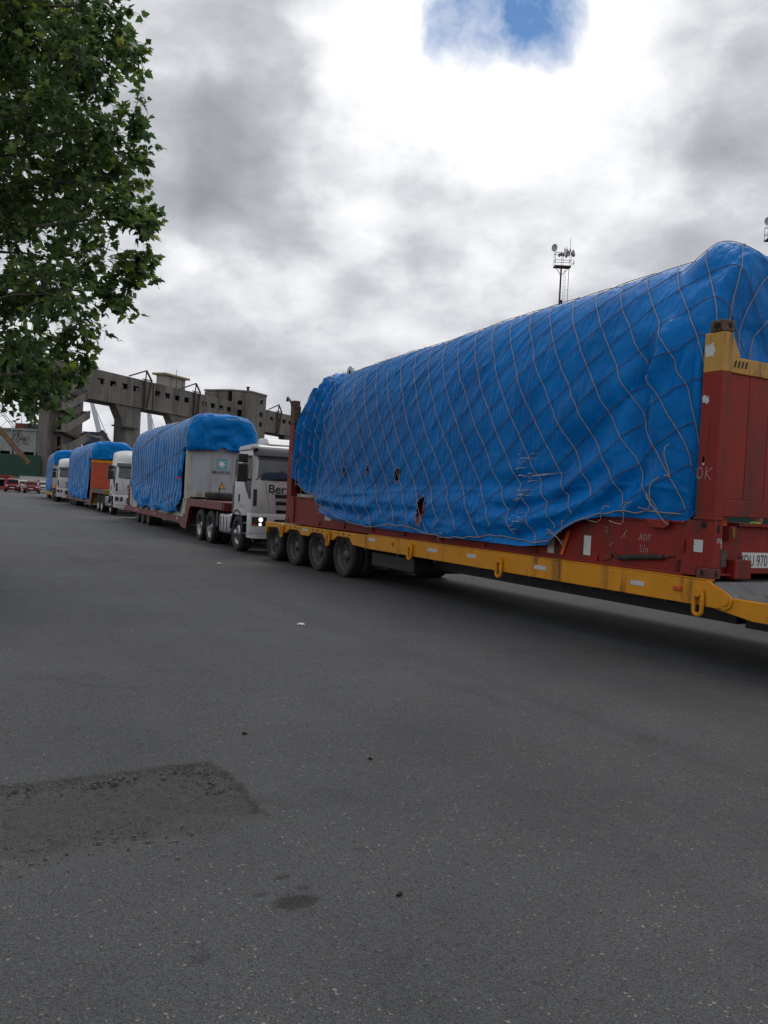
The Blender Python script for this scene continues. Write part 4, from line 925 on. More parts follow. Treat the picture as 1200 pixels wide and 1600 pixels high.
# ================================================================== TARPAULINS AND NETS
def tarp_grid(L0, L1, zb, zt, z0=2.6, e=1., a=1.18, cx=1.22, rc=.3, zc=2.8, ds=.03, ns=64, nt=110, kf=6, disp=None, zbr=None):
    rows = []
    nface = max(6, int(1.0 / ds * .8))
    for k in np.linspace(.08, 1 - rc / a, nface, endpoint=False): rows.append((L0, k, 1))
    for ph in np.linspace(90, 0, kf, endpoint=False): rows.append((L0 + rc - rc * math.sin(R(ph)), 1 - rc * (1 - math.cos(R(ph))) / a, 1))
    for s in np.arange(L0 + rc, L1 - rc, ds): rows.append((s, 1., 0))
    for ph in np.linspace(0, 90, kf): rows.append((L1 - rc + rc * math.sin(R(ph)), 1 - rc * (1 - math.cos(R(ph))) / a, -1))
    for k in np.linspace(1 - rc / a, .08, nface)[1:]: rows.append((L1, k, -1))
    s = np.array([r_[0] for r_ in rows]); k = np.array([r_[1] for r_ in rows])
    ZB = zb(s); ZT = zt(s)
    th = np.linspace(0, math.pi, nt); ct, sn = np.cos(th), np.sin(th)
    ex = cx - a * np.sign(ct) * np.abs(ct) ** e; es = np.abs(sn) ** e
    tl = np.linspace(0, 1, ns, endpoint=False)
    n = len(s); X = np.zeros((n, 2 * ns + nt)); Z = X.copy()
    X[:, :ns] = cx - a; Z[:, :ns] = ZB[:, None] + (z0 - ZB)[:, None] * tl
    X[:, ns:ns + nt] = ex; Z[:, ns:ns + nt] = z0 + (ZT - z0)[:, None] * es
    ZR = ZB if zbr is None else zbr(s); X[:, ns + nt:] = cx + a; Z[:, ns + nt:] = ZR[:, None] + (z0 - ZR)[:, None] * tl[::-1]
    Z = np.maximum(Z, ZB[:, None])
    X = cx + (X - cx) * k[:, None]; Z = zc + (Z - zc) * k[:, None] ** np.where(np.array([r_[2] for r_ in rows]) != 0, 1, 1)[:, None]
    Y = np.repeat(s[:, None], X.shape[1], 1)
    P = np.stack([X, Y, Z], -1)
    U = np.concatenate([np.zeros((n, 1)), np.cumsum(np.linalg.norm(np.diff(P, axis=1), axis=2), 1)], 1); mid = ns + nt // 2; U = U - U[:, mid:mid + 1]
    # along-length arc coordinate measured at the shoulder
    sh = P[:, ns + nt // 4]; S = np.concatenate([[0], np.cumsum(np.linalg.norm(np.diff(sh, axis=0), axis=1))]); S = S - np.interp(L0 + rc, s[(k == 1.)], S[(k == 1.)]) + L0 + rc
    def normals(P):
        du = np.gradient(P, axis=0); dv = np.gradient(P, axis=1); N = np.cross(du, dv); l = np.linalg.norm(N, axis=2, keepdims=True); N = N / np.maximum(l, 1e-9)
        return N
    N = normals(P)
    if N[n // 2, 5, 0] > 0: N = -N
    SS = np.repeat(S[:, None], X.shape[1], 1)
    if disp is not None:
        P = P + N * disp(P[..., 0], SS, P[..., 2], U)[..., None]
        N2 = normals(P); N2 = N2 * np.sign((N2 * N).sum(-1, keepdims=True) + 1e-9); N = N2
    return dict(P=P, N=N, S=S, U=U, ns=ns, nt=nt)
def tarp_object(G, mat, label, loc, rz, holes=()):
    P = G['P']; n, m = P.shape[:2]
    idx = np.arange(n * m).reshape(n, m); F = np.stack([idx[:-1, :-1], idx[:-1, 1:], idx[1:, 1:], idx[1:, :-1]], -1).reshape(-1, 4)
    if holes:
        c = P.reshape(-1, 3)[F].mean(1); keep = np.ones(len(F), bool); nz = .35 * vnoise(c[:, 1] * 22, c[:, 2] * 13, 77)
        for hs, hz, rs, rz_ in holes: keep &= ~((np.hypot((c[:, 1] - hs) / rs, (c[:, 2] - hz) / rz_) + nz < 1) & (c[:, 0] < .6))
        F = F[keep]
    o = raw_mesh('tarpaulin', P.reshape(-1, 3).tolist(), F.tolist(), mat, None, True); o.location = loc; o.rotation_euler = (0, 0, rz)
    return o
def net_object(G, label, loc, rz, mesh=.37, ang=32, rad=.0050, umax=2.6, sub=6, jit=.03, seed=1, lift=.020, skew=0., pale='rope_tan', bstep=1, cap=True, capcut=1.1, group='cargo nets over the tarpaulins'):
    t = thing('cargo_net', label, 'net', loc, rz, group); P, N, S, U = G['P'], G['N'], G['S'], G['U']; rs = random.Random(seed)
    smin, smax = (S[2], S[-3]) if cap else (S[0] + capcut, S[-1] - capcut)
    def at(s, u):
        s = min(max(s, smin), smax); i = min(max(int(np.searchsorted(S, s)) - 1, 0), len(S) - 2); f = (s - S[i]) / (S[i + 1] - S[i] + 1e-9)
        r_ = 0
        for k, w in ((i, 1 - f), (i + 1, f)):
            j = min(max(int(np.searchsorted(U[k], u)) - 1, 0), U.shape[1] - 2); g = min(max((u - U[k, j]) / (U[k, j + 1] - U[k, j] + 1e-9), 0), 1)
            r_ = r_ + w * ((P[k, j] + N[k, j] * lift) * (1 - g) + (P[k, j + 1] + N[k, j + 1] * lift) * g)
        return r_
    def ulo(s): return float(np.interp(s, S, U[:, 0]))
    c, si = math.cos(R(ang)), math.sin(R(ang))
    J = {}
    def knot(i, j):
        if (i, j) not in J:
            s = (smin + smax) / 2 + mesh * (-si * i + c * j); u = mesh * (-c * i - si * j)
            J[i, j] = (s + skew * max(0, -u - .8) * 1 + rs.uniform(-jit, jit), u + rs.uniform(-jit, jit))
        return J[i, j]
    K = int(18 / mesh)
    for fam in (0, 1):
        for a in range(-K, K):
            if fam and a % bstep: continue
            run = []; runs = []
            for b_ in range(-K, K):
                s, u = knot(b_, a) if fam == 0 else knot(a, b_)
                ok = smin < s < smax and ulo(s) - .02 < u < umax
                if ok: run.append((s, u))
                else:
                    if len(run) > 1: runs.append(run)
                    run = []
            if len(run) > 1: runs.append(run)
            mb = MB()
            for run in runs:
                pts = []
                for (s0, u0), (s1, u1) in zip(run, run[1:]):
                    sag = rs.uniform(-.005, .005)
                    for k in range(sub):
                        f = k / sub; pts.append(at(s0 + (s1 - s0) * f + sag * math.sin(math.pi * f), u0 + (u1 - u0) * f - abs(sag) * math.sin(math.pi * f)))
                pts.append(at(*run[-1])); mb.tube(pts, rad, 5)
            if mb.v: mb.build('rope', pale if fam == 0 else 'rope_shaded', t, smooth=True)  # second strand family takes the rope colour with shade painted in
    return t, at, ulo, (smin, smax)

def zb1(s): return np.interp(s, [.0, 1.7, 2.15, 2.65, 3.2, 5, 8, 9.4, 10.1, 10.5, 11.2, 12], [1.585, 1.585, 1.48, 1.14, 1.08, 1.08, 1.10, 1.18, 1.34, 1.60, 1.74, 2.1])
def zt1(s): return np.interp(s, [.3, .55, .85, 1.25, 2, 4.6, 11.0, 11.6, 12], [4.80, 4.89, 4.93, 4.95, 4.93, 4.84, 4.50, 4.42, 4.2])
def sharp(x, y, seed):
    r_ = 1 - np.abs(vnoise(x, y, seed)) * 1.6; return np.clip(r_, 0, 1) ** 2.2 - .35
def disp1(x, s, z, u):
    left = 1.
    d = .020 * fbm(s * .6, u * .7, 3, 101)
    for c_ in (-3.55, -1.55, .45): d = d + .012 * np.exp(-((u - c_ - .03 * vnoise(s * .7, s * 0, 105)) / .03) ** 2)
    ca, sa = math.cos(R(52)), math.sin(R(52)); a = s * -ca + u * sa; b_ = s * sa + u * ca     # crease direction: up towards the near end
    wtop = sstep(2.4, 3.6, z) * sstep(12, 10, s)
    d = d + wtop * (.026 * sharp(a * .6, b_ * 4.2, 111) + .018 * sharp(a * 1.1, b_ * 8, 117)) * (.5 + .6 * fbm(s * .8, u * .8, 2, 121))
    d = d + .015 * sharp(a * .5 + .3 * fbm(s, u, 2, 135), b_ * 3.0, 131) * np.clip(.5 + .9 * fbm(s * .5, u * .6, 2, 133), 0, 1.4) + .007 * sharp(s * 1.1 + .4 * u, u * .5, 137) + .0035 * fbm(s * 12, u * 12, 3, 141)
    # fan of folds hung from the shoulder near the end post
    ds_, dz_ = s - .55, z - 4.05; r_ = np.hypot(ds_, dz_); an = np.arctan2(-dz_, ds_ + .02)
    wf = sstep(.25, .9, r_) * sstep(3.6, 1.6, r_) * sstep(.15, .6, an) * sstep(4.1, 3.7, z)
    d = d + wf * .062 * np.sin(15 * an + 1.6 * vnoise(r_ * 1.1, an * 3, 151)) * (.6 + .5 * vnoise(r_ * 1.3, an * 2, 152))
    # pole pushed up under the top near the end
    d = d + .20 * np.clip(1 - np.hypot((s - .80) / .42, (u + .38) / .55), 0, 1)
    # heavy hanging fold ledge beside the post
    d = d + .15 * np.exp(-((s - .95) / .15) ** 2) * sstep(4.15, 3.75, z) * sstep(2.0, 3.4, z)
    d = d - .12 * np.exp(-((s - 1.25) / .12) ** 2) * sstep(3.9, 3.4, z) * sstep(1.7, 2.6, z)
    # swags sagging towards the near bottom
    q_ = np.hypot((s - 3.6) * .9, (z - 4.0)); ws = sstep(.5, 1.2, s) * sstep(5.0, 3.0, s) * sstep(2.6, 1.7, z)
    d = d + ws * (.048 * np.sin(q_ * 2 * math.pi / .42 + 1.5 * vnoise(s * 1.2, z * 1.5, 161)) + .02 * ridge(q_ * 5, s * 1.2, 2, 163))
    # loose cloth pushed out over the rack side
    d = d + .11 * sstep(1.95, 1.5, z) * sstep(1.4, 2.2, s) * sstep(10.8, 10.0, s) + .03 * sstep(1.9, 1.4, z) * sstep(2, 3, s) * sstep(11, 10, s) * fbm(s * 1.2, z * 4, 3, 171)
    d = d + .03 * np.sin(z * 2 * math.pi / .3 + 2.5 * vnoise(s * .8, z * .7, 181)) * sstep(1.9, 1.5, z) * sstep(7, 9, s) * sstep(10.8, 10.2, s)
    # upright folds at the far end
    wz = sstep(10.0, 11.1, s) * sstep(1.5, 2.4, z) * sstep(4.5, 4.1, z)
    d = d + wz * (.075 * np.sin(2 * math.pi * s * 2.6 + z * .7 + 2 * vnoise(s * 1.5, z * .6, 191)) + .02 * ridge(s * 6, z * .9, 2, 193))
    d = d + sstep(11.0, 11.5, s) * sstep(3.8, 4.2, z) * .10 * ridge(s * 2.2, u * 2.2, 3, 197)
    # sides breathe in between the ties
    d = d - .05 * np.sin(np.clip((z - 1.7) / 1.6, 0, 1) * math.pi) * sstep(10, 11.2, s)
    return d
HOLES = [(9.2, 2.26, .05, .14), (8.22, 2.22, .035, .09), (7.02, 2.12, .10, .12), (6.02, 1.52, .15, .21)]
G1 = tarp_grid(.34, 11.95, zb1, zt1, z0=2.55, e=.88, a=1.2, cx=1.22, rc=.12, zc=2.6, disp=disp1, zbr=lambda s: np.maximum(zb1(s), np.interp(s, [0, 2.0, 2.8], [1.85, 1.8, 1.1])))
t1 = tarp_object(G1, 'tarp_blue', '', U1, 0, HOLES)
tag(t1, 'huge creased blue tarpaulin with torn holes over the nearest load', 'tarpaulin', 'blue tarpaulins over the loads')
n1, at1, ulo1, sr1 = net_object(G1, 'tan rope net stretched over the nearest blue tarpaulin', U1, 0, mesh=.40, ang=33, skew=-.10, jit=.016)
GB = tarp_grid(1.9, 11.7, lambda s: 1.6 + 0 * s, lambda s: zt1(s) - .25, z0=2.5, a=1.0, rc=.1, zc=2.6, ds=.3, ns=6, nt=24)
cg = raw_mesh('cargo_machine', GB['P'].reshape(-1, 3).tolist(), [(i * GB['P'].shape[1] + j, i * GB['P'].shape[1] + j + 1, (i + 1) * GB['P'].shape[1] + j + 1, (i + 1) * GB['P'].shape[1] + j) for i in range(GB['P'].shape[0] - 1) for j in range(GB['P'].shape[1] - 1)], 'cargo_dark')
cg.location = U1; tag(cg, 'dark machine body glimpsed through the torn holes in the nearest tarpaulin', 'machine')
m_ = MB(); m_.box(.15, .40, 11.0, 12.1, 1.59, 1.66); o_ = m_.build('pallet_plank', 'sticker_white'); o_.location = U1; tag(o_, 'pale plank lying on the red rack at the far end', 'plank')
# frayed threads round the tears and slits
def fray(strips, mat, name):
    mb = MB()
    for s, z, ds_, dz_, w in strips:
        i = int(np.argmin(np.abs(G1['S'] - s))); j = int(np.argmin(np.abs(G1['P'][i, :G1['ns'] + 30, 2] - z))); x = G1['P'][i, j, 0] - .006 - random.uniform(0, .012)
        l = math.hypot(ds_, dz_) or 1; nx, nz = -dz_ / l * w, ds_ / l * w
        mb.add([(x, s + nx, z + nz), (x, s - nx, z - nz), (x - random.uniform(0, .015), s + ds_ - nx * .15, z + dz_ - nz * .15), (x - .004, s + ds_ + nx * .15, z + dz_ + nz * .15)], [(0, 1, 2, 3)])
    o = mb.build(name, mat, t1); o['kind'] = 'stuff'
pk = []; wh = []
for hs, hz, rs_, rz_ in HOLES:
    for k in range(46):
        a = random.uniform(0, 2 * math.pi); low = math.sin(a) < -.3
        (pk if low or random.random() < .45 else wh).append((hs + rs_ * 1.02 * math.cos(a), hz + rz_ * 1.02 * math.sin(a), random.uniform(-.02, .02) - .02 * math.cos(a), (random.uniform(-.11, -.02) if low else random.uniform(-.05, .05)), random.uniform(.003, .008)))
for k in range(26): pk.append((6.02 + random.uniform(-.09, .07), 1.36 + random.uniform(-.07, .05), random.uniform(-.02, .02), random.uniform(-.16, -.06), random.uniform(.004, .010)))
fray(pk, 'fray_pink', 'frayed_edge')
for zc_ in (2.42, 2.36, 2.30, 2.22, 2.12, 2.07, 2.02, 1.9, 1.83, 1.75, 1.58, 1.5, 1.44, 1.36, 1.3):
    for k in range(random.randint(2, 6)):
        wh.append((3.40 + random.uniform(-.14, .16) , zc_ + random.uniform(-.02, .02), random.uniform(-.32, -.06) * random.choice((1, 1, .4)), random.uniform(-.012, .012), random.uniform(.002, .006)))
for k in range(5): wh.append((3.2, 2.10 + random.uniform(-.01, .01), -.75 + random.uniform(-.2, .2), .05, .003))
fray(wh, 'fray_white', 'frayed_slit')
# rope along the hem and loose tails
mb = MB(); pts = []
for s in np.arange(.5, 11.6, .16):
    p = at1(s, ulo1(s) + .05 + .05 * math.sin(s * 2.1) + random.uniform(-.02, .02)); pts.append(p)
mb.tube(pts, .008, 5); mb.build('hem_rope', 'rope_tan', n1, smooth=True)
for s, u, dx, l in ((.75, .5, .35, .5), (.9, .3, -.3, .45), (1.1, .2, .4, .35), (1.5, .12, .5, .25), (.65, .9, .1, .5), (2.3, .1, .3, .2), (2.6, .1, -.4, .12), (11.2, .3, .2, .6), (11.5, .6, .1, .8), (10.6, .1, -.5, .6), (10.4, .2, -.7, .55), (5.2, .05, .1, .12)):
    p = at1(s, ulo1(s) + u); pts = [Vector(p) + Vector((-.03 - .03 * math.sin(k), dx * f + .06 * math.sin(5 * f + s), -l * f * (1.6 - .6 * f) * .8 + .05 * math.sin(7 * f))) for k, f in enumerate(np.linspace(0, 1, 8))]
    MB().tube(pts, .007, 5).build('loose_rope', 'rope_tan', n1, smooth=True)
lg = thing('lifting_lug', 'white lifting lug poking out of the top of the nearest load', 'lug', (U1[0] + .95, U1[1] + 11.0, 4.16))
pts = [(-.16, 0), (.16, 0), (.16, .34)] + [(.16 * math.cos(R(a)), .34 + .16 * math.sin(R(a))) for a in range(20, 180, 20)] + [(-.16, .34)]
MB().prism(pts, 'x', -.03, .03).build('plate', 'lug_white', lg, bevel=.006); MB().cyl((-.034, 0, .36), (.034, 0, .36), .05, n=14).build('eye', 'interior_black', lg)

# ================================================================== THE OTHER TRAILERS
def low_trailer(label, loc, rz, mat, rack_y, wheels, tail, deck=.64, neck_front=1.5, neckmat=None, tailramp=False):
    t = thing('lowbed_trailer', label, 'trailer', loc, rz); nm = neckmat or mat; a = rack_y
    poly = [(neck_front, 1.30), (a - .35, 1.30), (a - .02, deck + .02), (tail, deck + .02), (tail, deck - .2), (a + .9, deck - .2), (a + .3, deck - .34), (a - .35, deck - .36), (a - .75, .95), (a - 1.0, 1.06), (neck_front, 1.06)]
    for x0 in (-.02, 2.36): MB().prism(poly, 'x', x0, x0 + .1).build('side_plate', mat, t, bevel=.008)
    MB().box(.09, 2.35, a, tail, deck - .08, deck).build('deck', 'deck_plate', t)
    MB().box(.09, 2.35, neck_front, a - .3, 1.2, 1.28).build('neck_deck', nm, t)
    MB().box(.09, 2.35, a - .36, a - .26, deck - .2, 1.27).build('neck_riser', nm, t)
    MB().box(.0, 2.44, neck_front - .12, neck_front - .001, 1.04, 1.29).build('neck_front_beam', nm, t, bevel=.01)
    for x in (.6, 1.6): MB().box(x, x + .22, a, tail - .1, .3, deck - .081).build('chassis_beam', 'black_steel', t)
    for y in wheels: dual(t, y, .42, 'grey', x0=.0)
    MB().box(.9, 1.3, neck_front - .135, neck_front - .121, 1.14, 1.2).build('reflector_strip', 'reflective_tape', t)
    for k, y in enumerate(np.arange(a + 1, tail - 1, 1.5)): MB().box(-.03, -.0205, y, y + .16, deck - .1, deck - .02).build('reflector_strip', 'reflective_tape' if k % 3 == 0 else mat, t)
    if tailramp:
        for x in (.1, 1.5): MB().prism([(tail + .02, deck - .2), (tail + .1, deck - .2), (tail - .5, deck + 1.35), (tail - .6, deck + 1.35)], 'x', x, x + .8).build('tail_ramp', 'ramp_pink', t, bevel=.01)
        MB().box(-.02, 2.46, tail + .001, tail + .14, .35, deck).build('rear_bumper', mat, t)
    return t
def far_tarp(label, netlabel, loc, rz, y0, z_base, top, seed, mat='tarp_far', drop=1.05, mesh=.5, nang=8, hood=2.36):
    L = 12.19
    def zb(s): 
        q = s - y0; return np.interp(q, [-.2, .30, .42, 1.0, 9, 11, 11.8, 12.3], [z_base + hood, z_base + hood + .04, z_base + .75, z_base + drop - .95, z_base + drop - .9, z_base + drop - .6, z_base + drop, z_base + 2.2]) + .06 * np.sin(q * 2.3 + seed)
    def zt(s):
        q = s - y0; return np.interp(q, [-.2, .1, .5, 6, 11.3, 12.1], [top - .16, top, top + .03, top + .02, top, top - .4])
    def disp(x, s, z, u):
        q = s - y0; side = sstep(3.9, 3.2, z)
        d = .03 * fbm(s * .5, u * .5, 2, seed) + .012 * ridge(s * 2.6, u * .5, 3, seed + 7) + .003 * fbm(s * 9, u * 9, 2, seed + 9)
        d = d + side * .028 * np.sin(2 * math.pi * s / .52 + 1.2 * vnoise(s * .5, z * .8, seed + 11))
        w = sstep(1.9, 1.2, z); d = d + w * (.05 * ridge(s * .9, z * 1.6, 3, seed + 13) + .05)
        d = d + sstep(.9, .2, q) * (.05 * ridge(u * 1.6, s * 2, 3, seed + 17))
        return d
    G = tarp_grid(y0 - .1, y0 + 12.0, zb, zt, z0=2.95, e=.55, a=1.225, cx=1.22, rc=.16, zc=z_base + hood + .04, ds=.06, ns=34, nt=64, disp=disp)
    o = tarp_object(G, mat, label, loc, rz); tag(o, label, 'tarpaulin', 'blue tarpaulins over the loads')
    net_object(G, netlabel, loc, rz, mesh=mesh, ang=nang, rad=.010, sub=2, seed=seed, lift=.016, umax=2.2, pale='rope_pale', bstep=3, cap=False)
    GB = tarp_grid(y0 + .3, y0 + 11.8, lambda s: z_base + .62 + 0 * s, lambda s: zt(s) - .2, z0=2.8, e=.7, a=1.05, rc=.1, zc=2.4, ds=.8, ns=4, nt=16)
    m = GB['P'].shape[1]; c = raw_mesh('cargo_machine', GB['P'].reshape(-1, 3).tolist(), [(i * m + j, i * m + j + 1, (i + 1) * m + j + 1, (i + 1) * m + j) for i in range(GB['P'].shape[0] - 1) for j in range(m - 1)], 'cargo_dark')
    c.location = loc; c.rotation_euler = (0, 0, rz); tag(c, 'dark load hidden under ' + label.split(' over ')[0].replace('the ', ''), 'machine')
    return G
def rot_off(loc, rz, x, y, z=0):
    return (loc[0] + x * math.cos(rz) - y * math.sin(rz), loc[1] + x * math.sin(rz) + y * math.cos(rz), z)
# ---- unit 2
P2, A2 = (7.82, 22.0, 0), R(-4.0)
low_trailer('dark red lowbed trailer with a gooseneck behind the white lettered truck', P2, A2, 'trailer_red', 6.6, (13.7, 15.05, 16.4), 20.2, deck=.62, tailramp=True)
rk2 = flat_rack('white flat rack with a star emblem on its end wall', rot_off(P2, A2, 0, 6.6, .645), A2, 'rack_cream', 'rack_white', 'rack_white', ('casting_rust', 'casting_rust'), gap=.001)
# emblem and lettering on the end wall
MB().box(1.04, 1.42, .0265, .0295, 1.72, 2.10).build('emblem_panel', 'logo_teal', rk2)
st = []
for k in range(14):
    a = math.pi / 2 + 2 * math.pi * k / 14; r_ = .165 if k % 2 == 0 else .062; st.append((1.23 + r_ * math.cos(a), 1.91 + r_ * math.sin(a)))
MB().add([(x, .0245, z) for x, z in st] + [(1.23, .0245, 1.91)], [(k, (k + 1) % 14, 14) for k in range(14)]).build('emblem_star', 'logo_white', rk2)
text_part('end_wall_lettering', 'MAERSK', .165, 'logo_navy', rk2, (1.23, .0265, 1.56), (1, 0, 0), (0, 0, 1), sx=1.1, align='CENTER', extrude=.001, bold=.0015)
MB().prism([(1.14, 1.03), (1.40, 1.03), (1.27, 1.27)], 'y', .0265, .0295).build('warning_sign', 'ink_black', rk2); MB().prism([(1.175, 1.05), (1.365, 1.05), (1.27, 1.225)], 'y', .0235, .026).build('warning_sign_face', 'sign_amber', rk2)
text_part('warning_symbol', '!', .12, 'ink_black', rk2, (1.255, .0228, 1.065), (1, 0, 0), (0, 0, 1), sx=1.0)
far_tarp('rumpled blue tarpaulin over the white flat rack', 'rope net with steep pale cords over the second tarpaulin', P2, A2, 6.6, .645, 4.24, 300)
sp = thing('spare_tyre', 'spare tyre lying flat on the red gooseneck under the star emblem', 'tyre', rot_off(P2, A2, .75, 4.9, 1.30), A2)
MB().lathe([(.27, 0), (.3, -.01), (.42, -.012), (.47, .03), (.48, .06), (.48, .19), (.47, .22), (.42, .26), (.3, .255), (.27, .24)], (0, 0, .012), 'z', 32).build('tyre', 'rubber', sp, smooth=True)
MB().lathe([(.28, .03), (.26, .06), (.25, .12), (.12, .13), (.11, .18), (.003, .19)], (0, 0, .012), 'z', 24).build('rim', 'wheel_grey', sp, smooth=True)
MB().cyl((0, 0, .19), (0, 0, .42), .02, n=6).build('clamp_rod', 'black_steel', sp)
sf = thing('red_flag', 'small blue and red flag tied to the side of the white flat rack', 'flag', rot_off(P2, A2, -.04, 6.98, 2.05), A2)
MB().add([(0, 0, .1), (-.10, .02, .3), (-.16, .1, .02), (-.02, .05, -.02)], [(0, 1, 2, 3)]).build('blue_cloth', 'tarp_far', sf); MB().add([(0, 0, -.03), (-.2, .12, 0), (-.14, .06, -.12)], [(0, 1, 2)]).build('red_cloth', 'ink_red', sf)
# ---- unit 3
P3, A3 = (9.35, 46.4, 0), R(-2.6)
low_trailer('dark grey lowbed trailer with a rusty neck behind the second white truck', P3, A3, 'trailer_brown', 7.6, (15.0, 16.35, 17.7), 20.6, deck=.58, neckmat='rack_yellow')
flat_rack('orange-red flat rack with a yellow top band, third in the convoy', rot_off(P3, A3, 0, 7.6, .60), A3, 'rack_orange', 'rack_orange', 'yellow_paint', ('casting_rust', 'casting_rust'))
far_tarp('smooth blue tarpaulin over the orange-red flat rack', 'rope net over the third tarpaulin', P3, A3, 7.6, .60, 4.26, 500, drop=.95, mesh=.7, hood=2.53)
# ---- unit 4
P4, A4 = (10.02, 70.6, 0), R(-5.3)
low_trailer('yellow lowbed trailer at the far end of the convoy', P4, A4, 'yellow_paint', 4.0 + 1.6, (12.5, 13.8, 15.1), 17.6, deck=.6)
flat_rack('grey flat rack at the far end of the convoy', rot_off(P4, A4, 0, 5.6, .62), A4, 'rack_grey', 'rack_grey', 'rack_grey', ('casting_rust', 'casting_rust'))
far_tarp('faded blue tarpaulin over the grey flat rack farthest away', 'rope net over the farthest tarpaulin', P4, A4, 5.6, .62, 4.30, 700, mesh=.7)

# ================================================================== TRUCK TRACTORS
def truck(label, loc, rz, lettered=False, fairing=False, dirty='cab_white'):
    t = thing('truck_tractor', label, 'truck', loc, rz, 'truck tractors in the convoy'); W = 2.46; xc = W / 2
    Zs = [1.02, 1.2, 1.45, 1.7, 1.93, 2.0, 2.2, 2.4, 2.58, 2.70, 2.80, 2.88, 2.93, 2.96]
    YF = [-1.36, -1.385, -1.395, -1.385, -1.36, -1.345, -1.28, -1.20, -1.13, -1.07, -1.0, -.9, -.75, -.4]
    IN = [.045, .035, .03, .03, .035, .04, .06, .08, .10, .115, .14, .19, .28, .5]
    yf = lambda z: float(np.interp(z, Zs, YF)); ins = lambda z: float(np.interp(z, Zs, IN))
    def front(fx, z, off=0.):
        hw = xc - ins(z); c = max(0., abs(fx) - .84) / .16
        return (xc + hw * fx * (1 + off * .4), yf(z) + .05 * fx * fx + .11 * c ** 2.4 - off, z)
    def side(y, z, off=0.): return (ins(z) - off, y, z)
    fxs = [math.sin(R(a)) for a in np.linspace(-90, 90, 25)]
    P = []
    for z in Zs:
        fr = [front(f, z) for f in fxs]; i_ = ins(z); yb = .46 if z < 2.8 else .46 - (z - 2.8) * 1.2
        ring_ = fr + [(W - i_, y, z) for y in np.linspace(fr[-1][1] + .05, yb - .05, 8)] + [(W - i_ - .05, yb, z)] + [(x, yb, z) for x in np.linspace(W - i_ - .2, i_ + .2, 4)] + [(i_ + .05, yb, z)] + [(i_, y, z) for y in np.linspace(yb - .05, fr[0][1] + .05, 8)]
        P.append(ring_ + [ring_[0]])
    mb = MB(); mb.grid(P); mb.add(P[-1][:-1], [tuple(range(len(P[-1]) - 1))]); mb.add(P[0][:-1], [tuple(range(len(P[0]) - 1))]); mb.build('cab', dirty, t, smooth=True)
    def fpatch(name, mat, f0, f1, z0, z1, off, n=14, m=6, par=t, taper=0.):
        mb = MB(); outer = [[front(f0 + (f1 - f0) * j / n + taper * (i / m) * (1 - 2 * j / n), z0 + (z1 - z0) * i / m, off) for j in range(n + 1)] for i in range(m + 1)]
        inner = [[front(f0 + (f1 - f0) * j / n + taper * (i / m) * (1 - 2 * j / n), z0 + (z1 - z0) * i / m, -.01) for j in range(n + 1)] for i in range(m + 1)]
        mb.grid(outer); bd = [(0, j) for j in range(n + 1)] + [(i, n) for i in range(1, m + 1)] + [(m, j) for j in range(n - 1, -1, -1)] + [(i, 0) for i in range(m - 1, -1, -1)]
        mb.grid([[outer[a][b_] for a, b_ in bd], [inner[a][b_] for a, b_ in bd]])
        return mb.build(name, mat, par, smooth=True)
    ws = fpatch('windscreen', 'screen_glass', -.90, .90, 2.0, 2.60, .006, taper=.02)
    fpatch('screen_surround', 'plastic_black', -.93, .93, 1.965, 1.998, .008, par=ws, m=2); fpatch('sun_band', 'plastic_black', -.90, .90, 2.50, 2.598, .009, par=ws, m=2)
    for x in (.55, 1.35):
        y_, z_ = yf(2.03), 2.03; mb = MB(); mb.bar((x, yf(1.99) - .03, 1.99), (x + .55, yf(2.05) - .02, 2.05), .02); mb.build('wiper', 'plastic_black', ws)
    if not fairing:
        fpatch('sun_visor', 'cab_grey', -.985, .985, 2.62, 2.86, .07, m=5)
        MB().prism([(-.8, 2.93), (-.55, 3.12), (.1, 3.14), (.25, 2.95)], 'x', .55, 1.9).build('roof_air_conditioner', dirty, t, bevel=.05, seg=3)
        for x in (.18, W - .24): MB().prism([(-.9, 2.82), (-.85, 2.92), (.3, 2.88), (.42, 2.8), (.4, 2.77), (-.8, 2.78)], 'x', x - .09, x + .09).build('roof_rail', dirty, t, bevel=.02)
        for s in (.16, W - .16): MB().cyl((s, -1.04, 2.74), (s, -.96, 2.76), .075, n=14).build('roof_lamp', 'plastic_black', t)
    else:
        mb = MB(); prof = [(-1.05, 2.8), (-1.0, 3.05), (-.75, 3.28), (-.3, 3.44), (.35, 3.5)]
        mb.grid([[(xc + fx * hw, y + .22 * fx * fx, z - .18 * fx ** 4) for fx in np.linspace(-1, 1, 13)] for (y, z), hw in zip(prof, (1.08, 1.08, 1.06, 1.04, 1.04))])
        for sx in (-1, 1): mb.grid([[(xc + sx * hw, y + .22, z - .18) for (y, z), hw in zip(prof, (1.08, 1.08, 1.06, 1.04, 1.04))], [(xc + sx * 1.1, max(y, -.85) + .22, 2.78) for y, z in prof]])
        mb.build('roof_fairing', dirty, t, smooth=True); fpatch('sun_visor', 'cab_grey', -.97, .97, 2.6, 2.78, .06, m=3)
    # grille slots and front panel seams
    for k, z in enumerate((1.56, 1.38, 1.16)):
        fpatch('grille_slot', 'plastic_black', -.50 + .02 * k, .50 - .02 * k, z - .055, z + .045, .004, m=2)
        fpatch('grille_bar', dirty, -.53 + .02 * k, .53 - .02 * k, z - .085, z - .057, .025, m=1)
